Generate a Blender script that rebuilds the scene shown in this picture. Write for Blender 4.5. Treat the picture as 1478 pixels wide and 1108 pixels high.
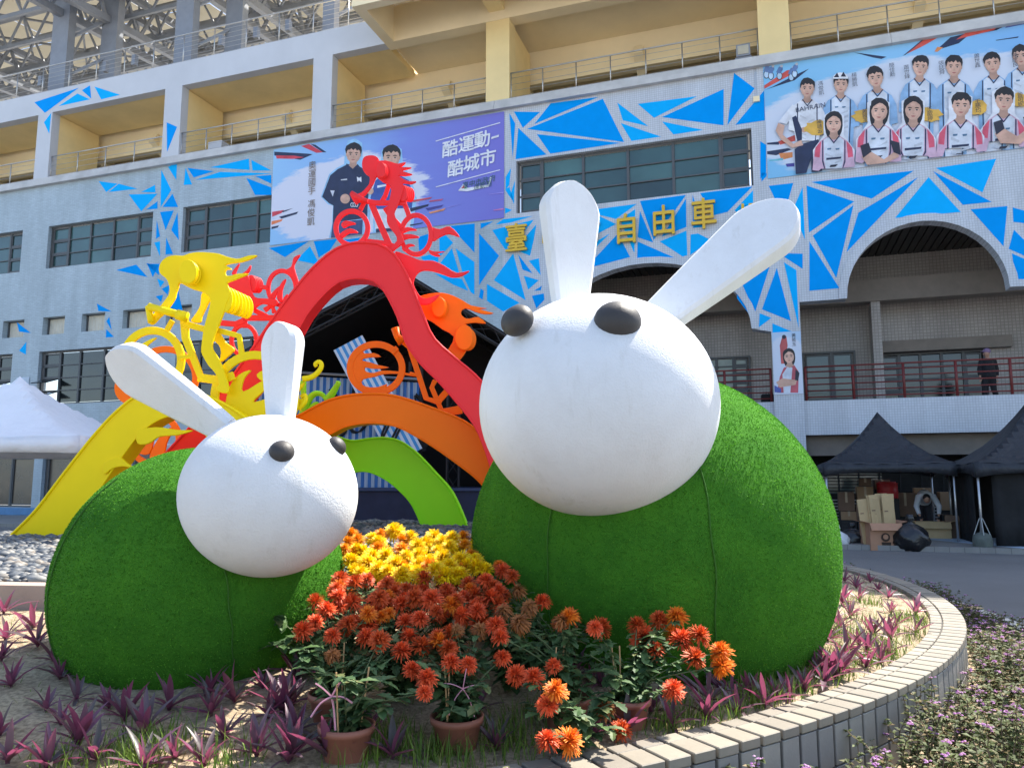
import bpy, bmesh, math, random
from mathutils import Vector, Matrix
for o in list(bpy.data.objects): bpy.data.objects.remove(o)
scene = bpy.context.scene; col = scene.collection
R = math.radians
# ------------------------------------------------------------------ camera, sky, sun, exposure
cam = bpy.data.cameras.new('camera'); camo = bpy.data.objects.new('camera', cam); col.objects.link(camo)
camo.location = (0, 0, 1.6); camo.rotation_euler = (R(90+7.2), 0, 0)
cam.sensor_width = 36; cam.lens = 1100/1478*36; cam.clip_start = .05; cam.clip_end = 2000
scene.camera = camo
SUN_AZ, SUN_EL = R(49), R(54)
world = bpy.data.worlds.new('World'); scene.world = world; world.use_nodes = True
wn = world.node_tree.nodes; bg = wn['Background']
sky = wn.new('ShaderNodeTexSky'); sky.sky_type = 'NISHITA'; sky.sun_disc = False
sky.sun_elevation = SUN_EL; sky.sun_rotation = SUN_AZ; sky.air_density = 1.0; sky.dust_density = 1.6; sky.ozone_density = 1.0
world.node_tree.links.new(sky.outputs[0], bg.inputs[0]); bg.inputs[1].default_value = .15
sl = bpy.data.lights.new('sun', 'SUN'); sl.energy = 5.0; sl.angle = R(.53); sl.color = (1, .95, .86)
so = bpy.data.objects.new('sun', sl); col.objects.link(so)
sdir = Vector((math.sin(SUN_AZ)*math.cos(SUN_EL), math.cos(SUN_AZ)*math.cos(SUN_EL), math.sin(SUN_EL)))
so.rotation_euler = sdir.to_track_quat('Z', 'Y').to_euler(); so.location = sdir*60
vs = scene.view_settings; vs.view_transform = 'Standard'; vs.look = 'None'; vs.exposure = 1.32; vs.gamma = 1; vs.use_curve_mapping = False
scene.render.engine = 'CYCLES'

# ------------------------------------------------------------------ survey: sight lines of the photograph -> places
FP, CX, CY, PT, H = 1100., 739., 554., R(7.2), 1.6
def ray(px, py):
    x = (px-CX)/FP; y = -(py-CY)/FP
    return (x, math.cos(PT)-y*math.sin(PT), math.sin(PT)+y*math.cos(PT))
def at(px, py, Y):
    d = ray(px, py); t = Y/d[1]; return Vector((d[0]*t, Y, H+d[2]*t))
def gnd(px, py, z):
    d = ray(px, py); t = (z-H)/d[2]; return Vector((d[0]*t, d[1]*t, z))
FA = R(71.1); FU = (math.sin(FA), -math.cos(FA)); FN = (-math.cos(FA), -math.sin(FA)); FO = at(1163, 627, 23.)
def FS(px, py, off=0):                     # a sight line onto the facade plane -> (along, up)
    d = ray(px, py); ox = FO[0]+FN[0]*off; oy = FO[1]+FN[1]*off
    t = (ox*FN[0]+oy*FN[1])/(d[0]*FN[0]+d[1]*FN[1]); x = d[0]*t; y = d[1]*t
    return ((x-FO[0])*FU[0]+(y-FO[1])*FU[1], H+d[2]*t)
def fw(s, z, off=0):                       # facade coordinates -> world
    return Vector((FO[0]+FU[0]*s+FN[0]*off, FO[1]+FU[1]*s+FN[1]*off, z))
FROT = math.atan2(FU[1], FU[0]); FLOC = (FO[0], FO[1], 0)
def tr(org, sc, pts): return [(org[0]+x/sc, org[1]+y/sc) for x, y in pts]

# ------------------------------------------------------------------ helpers
def tag(o, label=None, cat=None, group=None, kind=None):
    if label: o['label'] = label
    if cat: o['category'] = cat
    if group: o['group'] = group
    if kind: o['kind'] = kind
    return o
def thing(name, label, cat, loc=(0, 0, 0), rz=0, group=None):
    o = bpy.data.objects.new(name, None); o.empty_display_size = .2; col.objects.link(o)
    o.location = loc; o.rotation_euler = (0, 0, rz)
    return tag(o, label, cat, group)
def basis(o):
    return Matrix.LocRotScale(o.location, o.rotation_euler, o.scale)
def W(o):
    m = basis(o)
    return W(o.parent) @ o.matrix_parent_inverse @ m if o.parent else m
def link(name, me, parent=None, world=True):
    o = bpy.data.objects.new(name, me); col.objects.link(o)
    if parent:
        o.parent = parent
        if world: o.matrix_parent_inverse = W(parent).inverted()
    return o
def mesh(name, v, f, mats, mi=None, smooth=False, recalc=True):
    me = bpy.data.meshes.new(name); me.from_pydata([tuple(p) for p in v], [], f)
    for m in (mats if isinstance(mats, (list, tuple)) else [mats]): me.materials.append(m)
    if mi is not None and any(mi): me.polygons.foreach_set('material_index', mi)
    if recalc:
        bm = bmesh.new(); bm.from_mesh(me); bmesh.ops.recalc_face_normals(bm, faces=bm.faces); bm.to_mesh(me); bm.free()
    if smooth: me.polygons.foreach_set('use_smooth', [True]*len(me.polygons))
    me.update(); return me
class MB:
    def __init__(self): self.v = []; self.f = []; self.m = []
    def add(self, v, f, mi=0):
        n = len(self.v); self.v += [tuple(p) for p in v]
        for q in f: self.f.append(tuple(i+n for i in q)); self.m.append(mi)
        return self
    def obox(self, c, a, b, d, mi=0):
        c, a, b, d = Vector(c), Vector(a), Vector(b), Vector(d)
        v = [c+a*i+b*j+d*k for k in (-1, 1) for j in (-1, 1) for i in (-1, 1)]
        return self.add(v, [(0, 2, 3, 1), (4, 5, 7, 6), (0, 1, 5, 4), (2, 6, 7, 3), (0, 4, 6, 2), (1, 3, 7, 5)], mi)
    def box(self, a, b, mi=0):
        c = [(a[i]+b[i])/2 for i in range(3)]; h = [(b[i]-a[i])/2 for i in range(3)]
        return self.obox(c, (h[0], 0, 0), (0, h[1], 0), (0, 0, h[2]), mi)
    def beam(self, p, q, w, h, mi=0, up=(0, 0, 1)):
        p, q = Vector(p), Vector(q); d = q-p
        s = d.cross(Vector(up))
        if s.length < 1e-5: s = d.cross(Vector((1, 0, 0)))
        s.normalize(); u = s.cross(d).normalized()
        return self.obox((p+q)/2, d/2, s*w/2, u*h/2, mi)
    def tube(self, pts, r, n=8, mi=0, cap=True):
        pts = [Vector(p) for p in pts]; k = len(pts); rs = r if isinstance(r, (list, tuple)) else [r]*k
        v = []; f = []; ref = None
        for i, p in enumerate(pts):
            d = (pts[min(i+1, k-1)]-pts[max(i-1, 0)])
            d = d.normalized() if d.length > 1e-9 else Vector((0, 0, 1))
            if ref is None: ref = Vector((1, 0, 0)) if abs(d.x) < .8 else Vector((0, 1, 0))
            a = (ref-d*ref.dot(d)); a.normalize(); b = d.cross(a); ref = a
            for j in range(n):
                t = 2*math.pi*j/n; v.append(p+(a*math.cos(t)+b*math.sin(t))*rs[i])
        for i in range(k-1):
            for j in range(n): f.append((i*n+j, i*n+(j+1) % n, (i+1)*n+(j+1) % n, (i+1)*n+j))
        if cap: f.append(tuple(range(n-1, -1, -1))); f.append(tuple(range((k-1)*n, k*n)))
        return self.add(v, f, mi)
    def prism(self, poly, vec, mi=0):
        n = len(poly); vec = Vector(vec); a = [Vector(p) for p in poly]; b = [p+vec for p in a]
        return self.add(a+b, [tuple(range(n)), tuple(range(2*n-1, n-1, -1))]+[(i, (i+1) % n, n+(i+1) % n, n+i) for i in range(n)], mi)
    def lathe(self, prof, n=24, c=(0, 0, 0), mi=0, cap=True):
        v = []; f = []; k = len(prof)
        for (r, z) in prof:
            for j in range(n):
                t = 2*math.pi*j/n; v.append((c[0]+r*math.cos(t), c[1]+r*math.sin(t), c[2]+z))
        for i in range(k-1):
            for j in range(n): f.append((i*n+j, i*n+(j+1) % n, (i+1)*n+(j+1) % n, (i+1)*n+j))
        if cap: f.append(tuple(range(n-1, -1, -1))); f.append(tuple(range((k-1)*n, k*n)))
        return self.add(v, f, mi)
    def ellipsoid(self, c, rx, ry, rz, nu=32, nv=18, mi=0, cut=-2, rot=None):
        v = []; f = []; c = Vector(c)
        for i in range(nv+1):
            t = -math.pi/2+math.pi*i/nv; 
            for j in range(nu):
                p = 2*math.pi*j/nu
                q = Vector((math.cos(t)*math.cos(p)*rx, math.cos(t)*math.sin(p)*ry, max(math.sin(t), cut)*rz))
                v.append(c+(rot @ q if rot else q))
        for i in range(nv):
            for j in range(nu): f.append((i*nu+j, i*nu+(j+1) % nu, (i+1)*nu+(j+1) % nu, (i+1)*nu+j))
        return self.add(v, f, mi)
    def build(self, name, mats, parent=None, world=True, smooth=False, recalc=True, kind=None):
        o = link(name, mesh(name, self.v, self.f, mats, self.m, smooth, recalc), parent, world)
        if kind: o['kind'] = kind
        return o
def copy_tree(o, parent=None):
    c = o.copy(); col.objects.link(c); c.parent = parent
    for ch in o.children: copy_tree(ch, c)
    return c
def bevel(o, w, seg=2, ang=35):
    m = o.modifiers.new('bevel', 'BEVEL'); m.width = w; m.segments = seg; m.limit_method = 'ANGLE'; m.angle_limit = R(ang); return o
def smooth_poly(pts, closed=True, n=3):     # Catmull-Rom through traced points
    out = []; k = len(pts)
    for i in range(k if closed else k-1):
        g = lambda q: Vector(pts[q % k] if closed else pts[max(0, min(k-1, q))])
        p0, p1, p2, p3 = g(i-1), g(i), g(i+1), g(i+2)
        for j in range(n):
            t = j/n
            out.append(.5*((2*p1)+(p2-p0)*t+(2*p0-5*p1+4*p2-p3)*t*t+(3*p1-p0-3*p2+p3)*t**3))
    if not closed: out.append(Vector(pts[-1]))
    return out

# ------------------------------------------------------------------ materials
MATS = {}
def nt(name):
    m = bpy.data.materials.new(name); m.use_nodes = True; return m, m.node_tree, m.node_tree.nodes['Principled BSDF']
def ramp(t, fac, stops, interp='LINEAR'):
    r = t.nodes.new('ShaderNodeValToRGB'); r.color_ramp.interpolation = interp; e = r.color_ramp.elements
    while len(e) < len(stops): e.new(.5)
    for i, (p, c) in enumerate(stops): e[i].position = p; e[i].color = (*c, 1) if len(c) == 3 else c
    t.links.new(fac, r.inputs[0]); return r.outputs[0]
def coords(t, kind='Object'): return t.nodes.new('ShaderNodeTexCoord').outputs[kind]
def noise(t, vec, scale, detail=4, rough=.55, out=0):
    n = t.nodes.new('ShaderNodeTexNoise'); n.inputs['Scale'].default_value = scale; n.inputs['Detail'].default_value = detail
    n.inputs['Roughness'].default_value = rough; t.links.new(vec, n.inputs['Vector']); return n.outputs[out]
def bumpn(t, b, h, strength, dist=.02):
    n = t.nodes.new('ShaderNodeBump'); n.inputs['Strength'].default_value = strength; n.inputs['Distance'].default_value = dist
    t.links.new(h, n.inputs['Height']); t.links.new(n.outputs[0], b.inputs['Normal']); return n
def M(name, c, rough=.6, var=.12, scale=3, bump=0, bscale=40, metal=0, spec=.4, c2=None, alpha=1, trans=0, bdist=.01):
    if name in MATS: return MATS[name]
    m, t, b = nt(name)
    vec = coords(t); fac = noise(t, vec, scale, 5, .6)
    lo = c2 if c2 else tuple(x*(1-var) for x in c); hi = tuple(min(1, x*(1+var)) for x in c)
    t.links.new(ramp(t, fac, [(.3, lo), (.7, hi)]), b.inputs['Base Color'])
    b.inputs['Roughness'].default_value = rough; b.inputs['Metallic'].default_value = metal
    b.inputs['Specular IOR Level'].default_value = spec; b.inputs['Alpha'].default_value = alpha
    b.inputs['Transmission Weight'].default_value = trans
    if bump: bumpn(t, b, noise(t, vec, bscale, 3), bump, bdist)
    MATS[name] = m; return m
def tile_mat(name, c1, c2, mortar, w, h, offset=.5, msize=.012, dirt=.25, axes=('X', 'Z')):
    m, t, b = nt(name); vec = coords(t)
    sp = t.nodes.new('ShaderNodeSeparateXYZ'); cb = t.nodes.new('ShaderNodeCombineXYZ'); t.links.new(vec, sp.inputs[0])
    t.links.new(sp.outputs[axes[0]], cb.inputs[0]); t.links.new(sp.outputs[axes[1]], cb.inputs[1])
    br = t.nodes.new('ShaderNodeTexBrick'); br.offset = offset; t.links.new(cb.outputs[0], br.inputs['Vector'])
    for k, v in (('Color1', c1), ('Color2', c2), ('Mortar', mortar)): br.inputs[k].default_value = (*v, 1)
    br.inputs['Scale'].default_value = 1; br.inputs['Mortar Size'].default_value = msize; br.inputs['Brick Width'].default_value = w; br.inputs['Row Height'].default_value = h
    mx = t.nodes.new('ShaderNodeMixRGB'); mx.blend_type = 'MULTIPLY'; mx.inputs[0].default_value = 1
    mp = t.nodes.new('ShaderNodeMapping'); mp.inputs['Scale'].default_value = (1.4, 1, .25); t.links.new(vec, mp.inputs[0])
    t.links.new(br.outputs[0], mx.inputs[1]); t.links.new(ramp(t, noise(t, mp.outputs[0], .9, 6, .65), [(.3, (1-dirt,)*3), (.65, (1, 1, 1))]), mx.inputs[2])
    t.links.new(mx.outputs[0], b.inputs['Base Color']); b.inputs['Roughness'].default_value = .45
    bumpn(t, b, br.outputs['Fac'], -.35, .006)
    MATS[name] = m; return m
tile_left = tile_mat('grey_strip_tile', (.46, .55, .60), (.40, .48, .53), (.33, .40, .45), .24, .075, .5, .008)
tile_right = tile_mat('white_mosaic_tile', (.62, .66, .72), (.57, .61, .67), (.42, .45, .50), .075, .075, 0, .006, .2)
tile_in = tile_mat('grey_inner_tile', (.44, .40, .37), (.38, .345, .32), (.27, .25, .235), .11, .11, 0, .012, .25)
white_paint = M('white_wall_paint', (.56, .575, .61), .6, .06, .5, .1, 30)
cornice_m = M('cornice_concrete', (.52, .52, .52), .8, .18, 1.2, .15, 25)
yellow_wall = M('yellow_wall_paint', (.84, .66, .33), .7, .08, .6)
yellow_in = M('ochre_wall_paint', (.86, .66, .32), .75, .10, .5)
cream_wall = M('cream_wall_paint', (.88, .74, .48), .7, .08, .4)
steel = M('stainless_steel', (.50, .50, .50), .35, .05, 6, metal=.8)
grey_steel = M('grey_painted_steel', (.23, .25, .29), .5, .10, 2)
frame_m = M('dark_window_frame', (.085, .09, .095), .45, .1, 3)
blue_a = M('blue_mural_paint', (.0, .31, .84), .8, .05, 2, spec=.08)
blue_b = M('light_blue_mural_paint', (.004, .43, .94), .8, .05, 2, spec=.08)
gold = M('gold_letter', (.70, .42, .04), .35, .08, 3, metal=.35)
black_m = M('black_cloth', (.012, .012, .014), .8, .2, 2)
black_steel = M('black_steel', (.02, .02, .022), .5, .2, 3)
def glass_mat(name, c, rough=.06):
    m, t, b = nt(name); vec = coords(t); oi = t.nodes.new('ShaderNodeObjectInfo')
    mx = t.nodes.new('ShaderNodeMixRGB'); mx.blend_type = 'MULTIPLY'; mx.inputs[0].default_value = 1
    t.links.new(ramp(t, noise(t, vec, .5, 3), [(.3, tuple(x*.55 for x in c)), (.7, c)]), mx.inputs[1]); t.links.new(ramp(t, oi.outputs['Random'], [(0, (.45, .45, .45)), (.6, (.95, .95, .95)), (1, (1.5, 1.45, 1.35))]), mx.inputs[2])  # random tint per pane paints varied reflections into the glass colour
    t.links.new(mx.outputs[0], b.inputs['Base Color'])
    rr = t.nodes.new('ShaderNodeMapRange'); t.links.new(noise(t, vec, 2.2, 4), rr.inputs[0]); rr.inputs[3].default_value = rough*.5; rr.inputs[4].default_value = rough*3.5; t.links.new(rr.outputs[0], b.inputs['Roughness'])
    b.inputs['Specular IOR Level'].default_value = .8
    bumpn(t, b, noise(t, vec, .8, 2), .12, .06); MATS[name] = m; return m
glass_m = glass_mat('teal_window_glass', (.045, .115, .115)); glass_dk = glass_mat('dark_window_glass', (.012, .017, .019)); glass_br = glass_mat('brown_window_glass', (.075, .06, .045), .12)
# ------------------------------------------------------------------ ground and road
asph, t, b = nt('asphalt'); vec = coords(t)
c1 = ramp(t, noise(t, vec, .35, 6, .65), [(.3, (.135, .13, .125)), (.7, (.19, .183, .175))])
sp = ramp(t, noise(t, vec, 160, 2), [(.4, (.75, .75, .75)), (.65, (1.25, 1.25, 1.25))])
mx = t.nodes.new('ShaderNodeMixRGB'); mx.blend_type = 'MULTIPLY'; mx.inputs[0].default_value = 1
t.links.new(c1, mx.inputs[1]); t.links.new(sp, mx.inputs[2]); t.links.new(mx.outputs[0], b.inputs['Base Color'])
b.inputs['Roughness'].default_value = .85; bumpn(t, b, noise(t, vec, 120, 3), .5, .006); MATS['asphalt'] = asph
paving = tile_mat('paving', (.30, .29, .27), (.26, .25, .24), (.16, .155, .15), .3, .3, .5, .008, .3, ('X', 'Y'))
concrete = M('concrete', (.42, .41, .39), .8, .16, 1.5, .2, 60)
def grid_sheet(name, x0, x1, y0, y1, z, n, mat, kind='structure'):
    v = []; f = []
    for j in range(n+1):
        for i in range(n+1): v.append((x0+(x1-x0)*i/n, y0+(y1-y0)*j/n, z))
    for j in range(n):
        for i in range(n): a = j*(n+1)+i; f.append((a, a+1, a+n+2, a+n+1))
    return tag(link(name, mesh(name, v, f, mat)), kind=kind)
grid_sheet('ground', -900, 900, -900, 900, -.012, 8, concrete)
grid_sheet('road', -60, 60, -30, 60, 0, 8, asph)
# paved apron in front of the building
mb = MB(); mb.box((-70, -9.2+4.2, 0.0), (40, 0-.3, .12)); ap = mb.build('pavement', paving, None); ap.location = FLOC; ap.rotation_euler = (0, 0, FROT); tag(ap, kind='structure')

# ------------------------------------------------------------------ the velodrome building (local x = along, -y = out of the wall, z = up)
B = thing('velodrome_building', 'long white tiled stadium building with blue triangle mural, balconies and steel roof', 'building', FLOC, FROT)
def bb(name, mat, *boxes, parent=None, **k):
    mb = MB()
    for (s0, s1, z0, z1, o0, o1) in boxes: mb.box((s0, -o1, z0), (s1, -o0, z1))
    return mb.build(name, mat, parent or B, world=False, **k)
def fill_wall(name, outer, holes, mat, thick, off=0):
    bm = bmesh.new(); loops = [outer]+holes; edges = []; allv = []
    for lp in loops:
        vs_ = [bm.verts.new((s, -off, z)) for s, z in lp]; allv.append(vs_)
        for i in range(len(vs_)): edges.append(bm.edges.new((vs_[i], vs_[(i+1) % len(vs_)])))
    r = bmesh.ops.triangle_fill(bm, edges=edges, use_beauty=True, use_dissolve=False)
    faces = [g for g in r['geom'] if isinstance(g, bmesh.types.BMFace)]
    for fc in faces:
        fc.normal_update()
        if fc.normal.y > 0: fc.normal_flip()
    back = {}
    for lp in allv:
        for v_ in lp: back[v_] = bm.verts.new((v_.co.x, -off+thick, v_.co.z))
    for fc in list(faces): bm.faces.new([back[v_] for v_ in reversed(fc.verts)])
    for lp in allv:
        n = len(lp)
        for i in range(n): bm.faces.new((lp[i], lp[(i+1) % n], back[lp[(i+1) % n]], back[lp[i]]))
    bmesh.ops.recalc_face_normals(bm, faces=bm.faces)
    me = bpy.data.meshes.new(name); bm.to_mesh(me); bm.free(); me.materials.append(mat)
    return link(name, me, B, world=False)
def rect(s0, s1, z0, z1): return [(s0, z0), (s1, z0), (s1, z1), (s0, z1)]
def arch(s0, s1, z0, zs, ztop, n=20):       # opening with an arched head
    c = (s0+s1)/2; r = (s1-s0)/2; p = []
    for i in range(n+1):
        a = math.pi*i/n; p.append((c+r*math.cos(a), zs+(ztop-zs)*math.sin(a)))
    return p
ZC = 14.88                                   # underside of the cornice
# left wall with window openings
WIN_L = [(-38.9, -33.0, 10.98, 12.94), (-31.42, -25.5, 10.98, 12.94), (-23.92, -18.0, 10.98, 12.94)]
LOW_L = [(-38.9, -33.0, 4.86, 7.22), (-31.4, -25.5, 4.86, 7.22), (-23.9, -18.0, 4.86, 7.22)]
VENT = [(-33.75, -32.45), (-31.33, -30.05), (-29.08, -27.78), (-26.8, -25.5), (-24.5, -23.2)]
GLZ = [(-40.5, -36.2, .45, 2.65), (-35.6, -31.2, .45, 2.65), (-30.7, -26.3, .45, 2.65), (-25.8, -21.4, .45, 2.65)]
XM = -9.72                                   # where the strip tile ends and the mosaic begins
holes = [rect(*w) for w in WIN_L+LOW_L+GLZ]+[rect(a, c, 7.96, 8.75) for a, c in VENT]
fill_wall('wall', rect(-62, XM, 0, ZC), holes, tile_left, .45)
# right wall: window band, two arches, pillar
ar2 = arch(1.34, 5.62, 7.05, 7.05, 9.24)     # right to left over the top
ar1 = arch(-8.1, -1.42, 6.3, 6.3, 8.72)
lower = [(XM, 6.1), (-8.1, 6.1)]+ar1[::-1]+[(-.86, 6.18), (-.86, 0), (0, 0), (0, 7.05)]+ar2[::-1]+[(6.95, 7.05), (6.95, 0), (7.8, 0), (7.8, 7.05), (9.1, 7.05)]+arch(9.1, 13.4, 7.05, 7.05, 9.24)[::-1]+[(14.7, 7.05), (14.7, 0), (15.5, 0), (15.5, ZC), (XM, ZC)]
def dedupe(p): return [q for i, q in enumerate(p) if math.dist(q, p[i-1]) > 1e-4]
fill_wall('wall', dedupe(lower), [rect(-9.21, -1.2, 10.95, 12.88)], tile_right, .45, .004)
# raised arch borders
def arch_border(s0, s1, zs, zt, w):
    o = arch(s0-w, s1+w, zs, zs, zt+w); i_ = arch(s0+.012, s1-.012, zs, zs, zt-.012); n = len(o); mb = MB(); v = []; f = []
    for q in (o, i_):
        for (s, z) in q: v += [(s, -.004, z), (s, -.05, z)]
    m2 = 2*n
    for k in range(n-1):
        a, c = 2*k, 2*k+2
        f += [(a+1, c+1, m2+c+1, m2+a+1), (a, c, c+1, a+1), (m2+a, m2+a+1, m2+c+1, m2+c)]
    mb.add(v, f); mb.build('arch_border', tile_right, B, world=False)
arch_border(1.34, 5.62, 7.05, 9.24, .22); arch_border(-8.1, -1.42, 6.3, 8.72, .2)
# cornice in lengths
for s0, s1 in [(-62, -45), (-44.99, -28.01), (-28, -10.01), (-10, 2.99), (3, 15.5)]:
    bb('cornice', cornice_m, (s0, s1, ZC, ZC+.16, -.45, .20), (s0, s1, ZC+.16, ZC+.36, -.45, .12))
ZB = ZC+.36                                  # balcony floor
bb('balcony_floor', concrete, (-62, 15.5, ZC+.05, ZB-.01, -7.5, -.46))
# white frame on the left with balcony openings
ZT, ZP = 18.42, 19.52
ops = [(-54.0, -47.6), (-46.6, -40.2), (-39.15, -32.62), (-31.75, -25.25), (-24.34, -17.8), (-16.92, -14.62)]
piers = [(-47.6, -46.6), (-40.2, -39.15), (-32.62, -31.75), (-25.25, -24.34), (-17.8, -16.92)]
for s0, s1 in piers:
    bb('pier', white_paint, (s0, s1, ZB, ZT, -.4, 0))
    bb('pier_side', yellow_in, (s0+.02, s1-.02, ZB, ZT, -2.6, -.41))
bb('parapet', white_paint, (-54, -14.6, ZT, ZP, -.4, 0))
bb('soffit', yellow_in, (-54, -14.6, ZT+.02, ZT+.3, -2.6, -.41))
# yellow columns and projecting upper stand on the right
for s0, s1 in [(-10.38, -9.47), (-.86, .1), (8.7, 9.65)]:
    bb('column', yellow_wall, (s0, s1, ZB, ZT, -.7, 0))
    bb('column_side', yellow_in, (s0+.03, s1-.03, ZB, ZT, -2.6, -.71))
bb('edge_beam', cream_wall, (-14.6, 15.5, ZT, 19.9, -.5, 0.03))
bb('fascia', cream_wall, (-14.6, 15.5, ZT, 20.6, 2.1, 2.45))
bb('end_beam', cream_wall, (-14.6, -14.2, ZT+.003, 20.6, .031, 2.099))
for s in (-9.95, -.4, 9.2): bb('cross_beam', yellow_wall, (s-.3, s+.3, ZT+.35, 19.9, .031, 2.099))
bb('coffer_ceiling', cream_wall, (-14.2, 15.5, 19.91, 20.1, .031, 2.099))
bb('upper_stand', cream_wall, (-14.6, 15.5, 20.61, 22.0, -.5, 2.45))
# inside of the open gallery: sloping underside of the seats, back wall, beams, raking braces
bb('gallery_soffit', cream_wall, (-54, -14.7, 18.74, 18.95, -3.4, -2.61), (-14.6, 15.5, 18.74, 18.95, -3.4, -.51))
for k in range(6):                            # stepped underside of the seating tiers
    o = -3.41-.68*k; z = 18.4-.42*k; bb('seating_step', cream_wall, (-54, 15.5, z-.42, z+.10, o-.16, o)); bb('seating_tread', cream_wall, (-54, 15.5, z-.42, z-.30, o-.68, o-.161))
bb('back_wall', cream_wall, (-54, 15.5, ZB, 17.5, -7.6, -7.3))
bb('tie_beam', cream_wall, (-54, 15.5, 17.35, 18.735, -3.4, -2.95))
bb('bench_step', cream_wall, (-54, 15.5, ZB, ZB+.55, -7.29, -6.2))
for s in (-46.9, -39.6, -32.2, -28.5, -24.8, -21.0, -17.4, -13.2, -9.9, -5.2, -.4, 4.4):
    mb = MB(); mb.beam((s, 2.7, 17.9), (s, 7.2, ZB+.2), .34, .45); mb.build('raking_brace', cream_wall, B, world=False)
# wall-hung white cabinet in a bay
bb('cabinet', white_paint, (-23.6, -22.9, ZB, ZB+.9, -1.4, -.9))
# railings
def railing(s0, s1, z, off, npost, h=1.08, wires=4, pm=steel, wm=steel, pr=.022, wr=.008):
    rl = link('railing', mesh('railing', *(lambda q: (q.v, q.f))(MB().tube([(s0, -off, z+h), (s1, -off, z+h)], .026, 8)), pm, None, True), B, world=False)
    for i in range(npost+1):
        s = s0+(s1-s0)*(i/npost); s = min(max(s, s0+.03), s1-.03)
        MB().tube([(s, -off, z), (s, -off, z+h-.02)], pr, 6).build('post', pm, rl, world=False, smooth=True)
    for k in range(wires): 
        zz = z+h*(k+.6)/(wires+.4)
        MB().tube([(s0, -off, zz), (s1, -off, zz)], wr, 5).build('wire', wm, rl, world=False, smooth=True)
for s0, s1, n in [(-39.15, -32.62, 4), (-31.75, -25.25, 4), (-24.34, -17.8, 5), (-16.92, -10.38, 5), (-9.47, -.86, 7), (.1, 8.7, 6)]:
    railing(s0, s1, ZB, -.12, n)
railing(-54, -14.7, ZP, -.15, 24, 1.35, 6)
# flood lamp and cable on the cornice
fl = thing('flood_lamp', 'grey flood lamp standing on the cornice below the balcony rail', 'lamp', fw(-1.35, ZB, .02), FROT)
MB().box((-.22, -.08, .10), (.22, .08, .50)).build('housing', grey_steel, fl, world=False)
MB().box((-.17, -.10, .16), (.17, -.081, .45)).build('lens', M('lamp_glass', (.5, .45, .33), .2), fl, world=False)
MB().box((-.26, -.03, 0), (.26, .03, .099)).build('bracket', grey_steel, fl, world=False)
bb('conduit', steel, (-1.02, -.98, 13.9, ZC-.01, .005, .03)); bb('junction_box', cream_wall, (-1.1, -.9, 13.72, 13.9, .005, .08))
# windows
def window(s0, s1, z0, z1, cuts, rows, glass, off=-.22, tilt=()):
    w = bb('window', frame_m, (s0, s1, z0, z0+.07, off-.06, off+.06), (s0, s1, z1-.07, z1, off-.06, off+.06), (s0, s0+.07, z0+.07, z1-.07, off-.06, off+.06), (s1-.07, s1, z0+.07, z1-.07, off-.06, off+.06))
    ss = [s0+.07]+[s0+(s1-s0)*c for c in cuts]+[s1-.07]; zz = [z0+.07+(z1-z0-.14)*i/rows for i in range(rows+1)]
    for s in ss[1:-1]: bb('mullion', frame_m, (s-.045, s+.045, z0+.07, z1-.07, off-.05, off+.05), parent=w)
    for z in zz[1:-1]: bb('transom', frame_m, (s0+.07, s1-.07, z-.022, z+.022, off-.04, off+.035), parent=w)
    for i in range(len(ss)-1):
        for j in range(rows):
            a, c, d, e = ss[i]+.046, ss[i+1]-.046, zz[j]+.023, zz[j+1]-.023
            if (i, j) in tilt:
                mb = MB(); mb.prism([(a, -off+.0, e), (c, -off+.0, e), (c, -off-.62, d+.28), (a, -off-.62, d+.28)], (0, .03, -.03)); mb.build('open_sash', glass, w, world=False); continue
            bb('pane', glass, (a, c, d, e, off-.035, off-.015), parent=w)
            if i in (0, len(ss)-2): bb('sash', frame_m, (a, a+.05, d, e, off-.01, off+.03), (c-.05, c, d, e, off-.01, off+.03), (a+.05, c-.05, d, d+.05, off-.01, off+.03), (a+.05, c-.05, e-.05, e, off-.01, off+.03), parent=w)
    return w
for w in WIN_L: window(*w, [.18, .39, .61, .84], 3, glass_m)
window(-9.21, -1.2, 10.95, 12.88, [.115, .30, .495, .685, .875], 3, glass_m)
for i, w in enumerate(LOW_L): window(*w, [.18, .37, .60, .82], 4, glass_dk, tilt=((0, 0), (0, 1), (4, 0)) if i == 1 else ((4, 0), (4, 1)) if i == 0 else ())
for a, c in VENT:
    w = bb('vent_window', frame_m, (a, c, 7.96, 8.0, -.4, -.25), (a, c, 8.71, 8.75, -.4, -.25), (a, a+.04, 8.0, 8.71, -.4, -.25), (c-.04, c, 8.0, 8.71, -.4, -.25))
    for k in range(6):
        q = a+.05+(c-a-.1)*k/6; bb('blind_slat', M('cream_blind', (.62, .58, .48), .6), (q, q+(c-a-.1)/6-.015, 8.001, 8.709, -.34, -.32), parent=w)
for w in GLZ: window(*w, [.33, .66], 1, glass_br)
bb('base_course', M('blue_base_paint', (.10, .24, .44), .6), (-62, -18, .12, .43, .004, .05))
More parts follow.
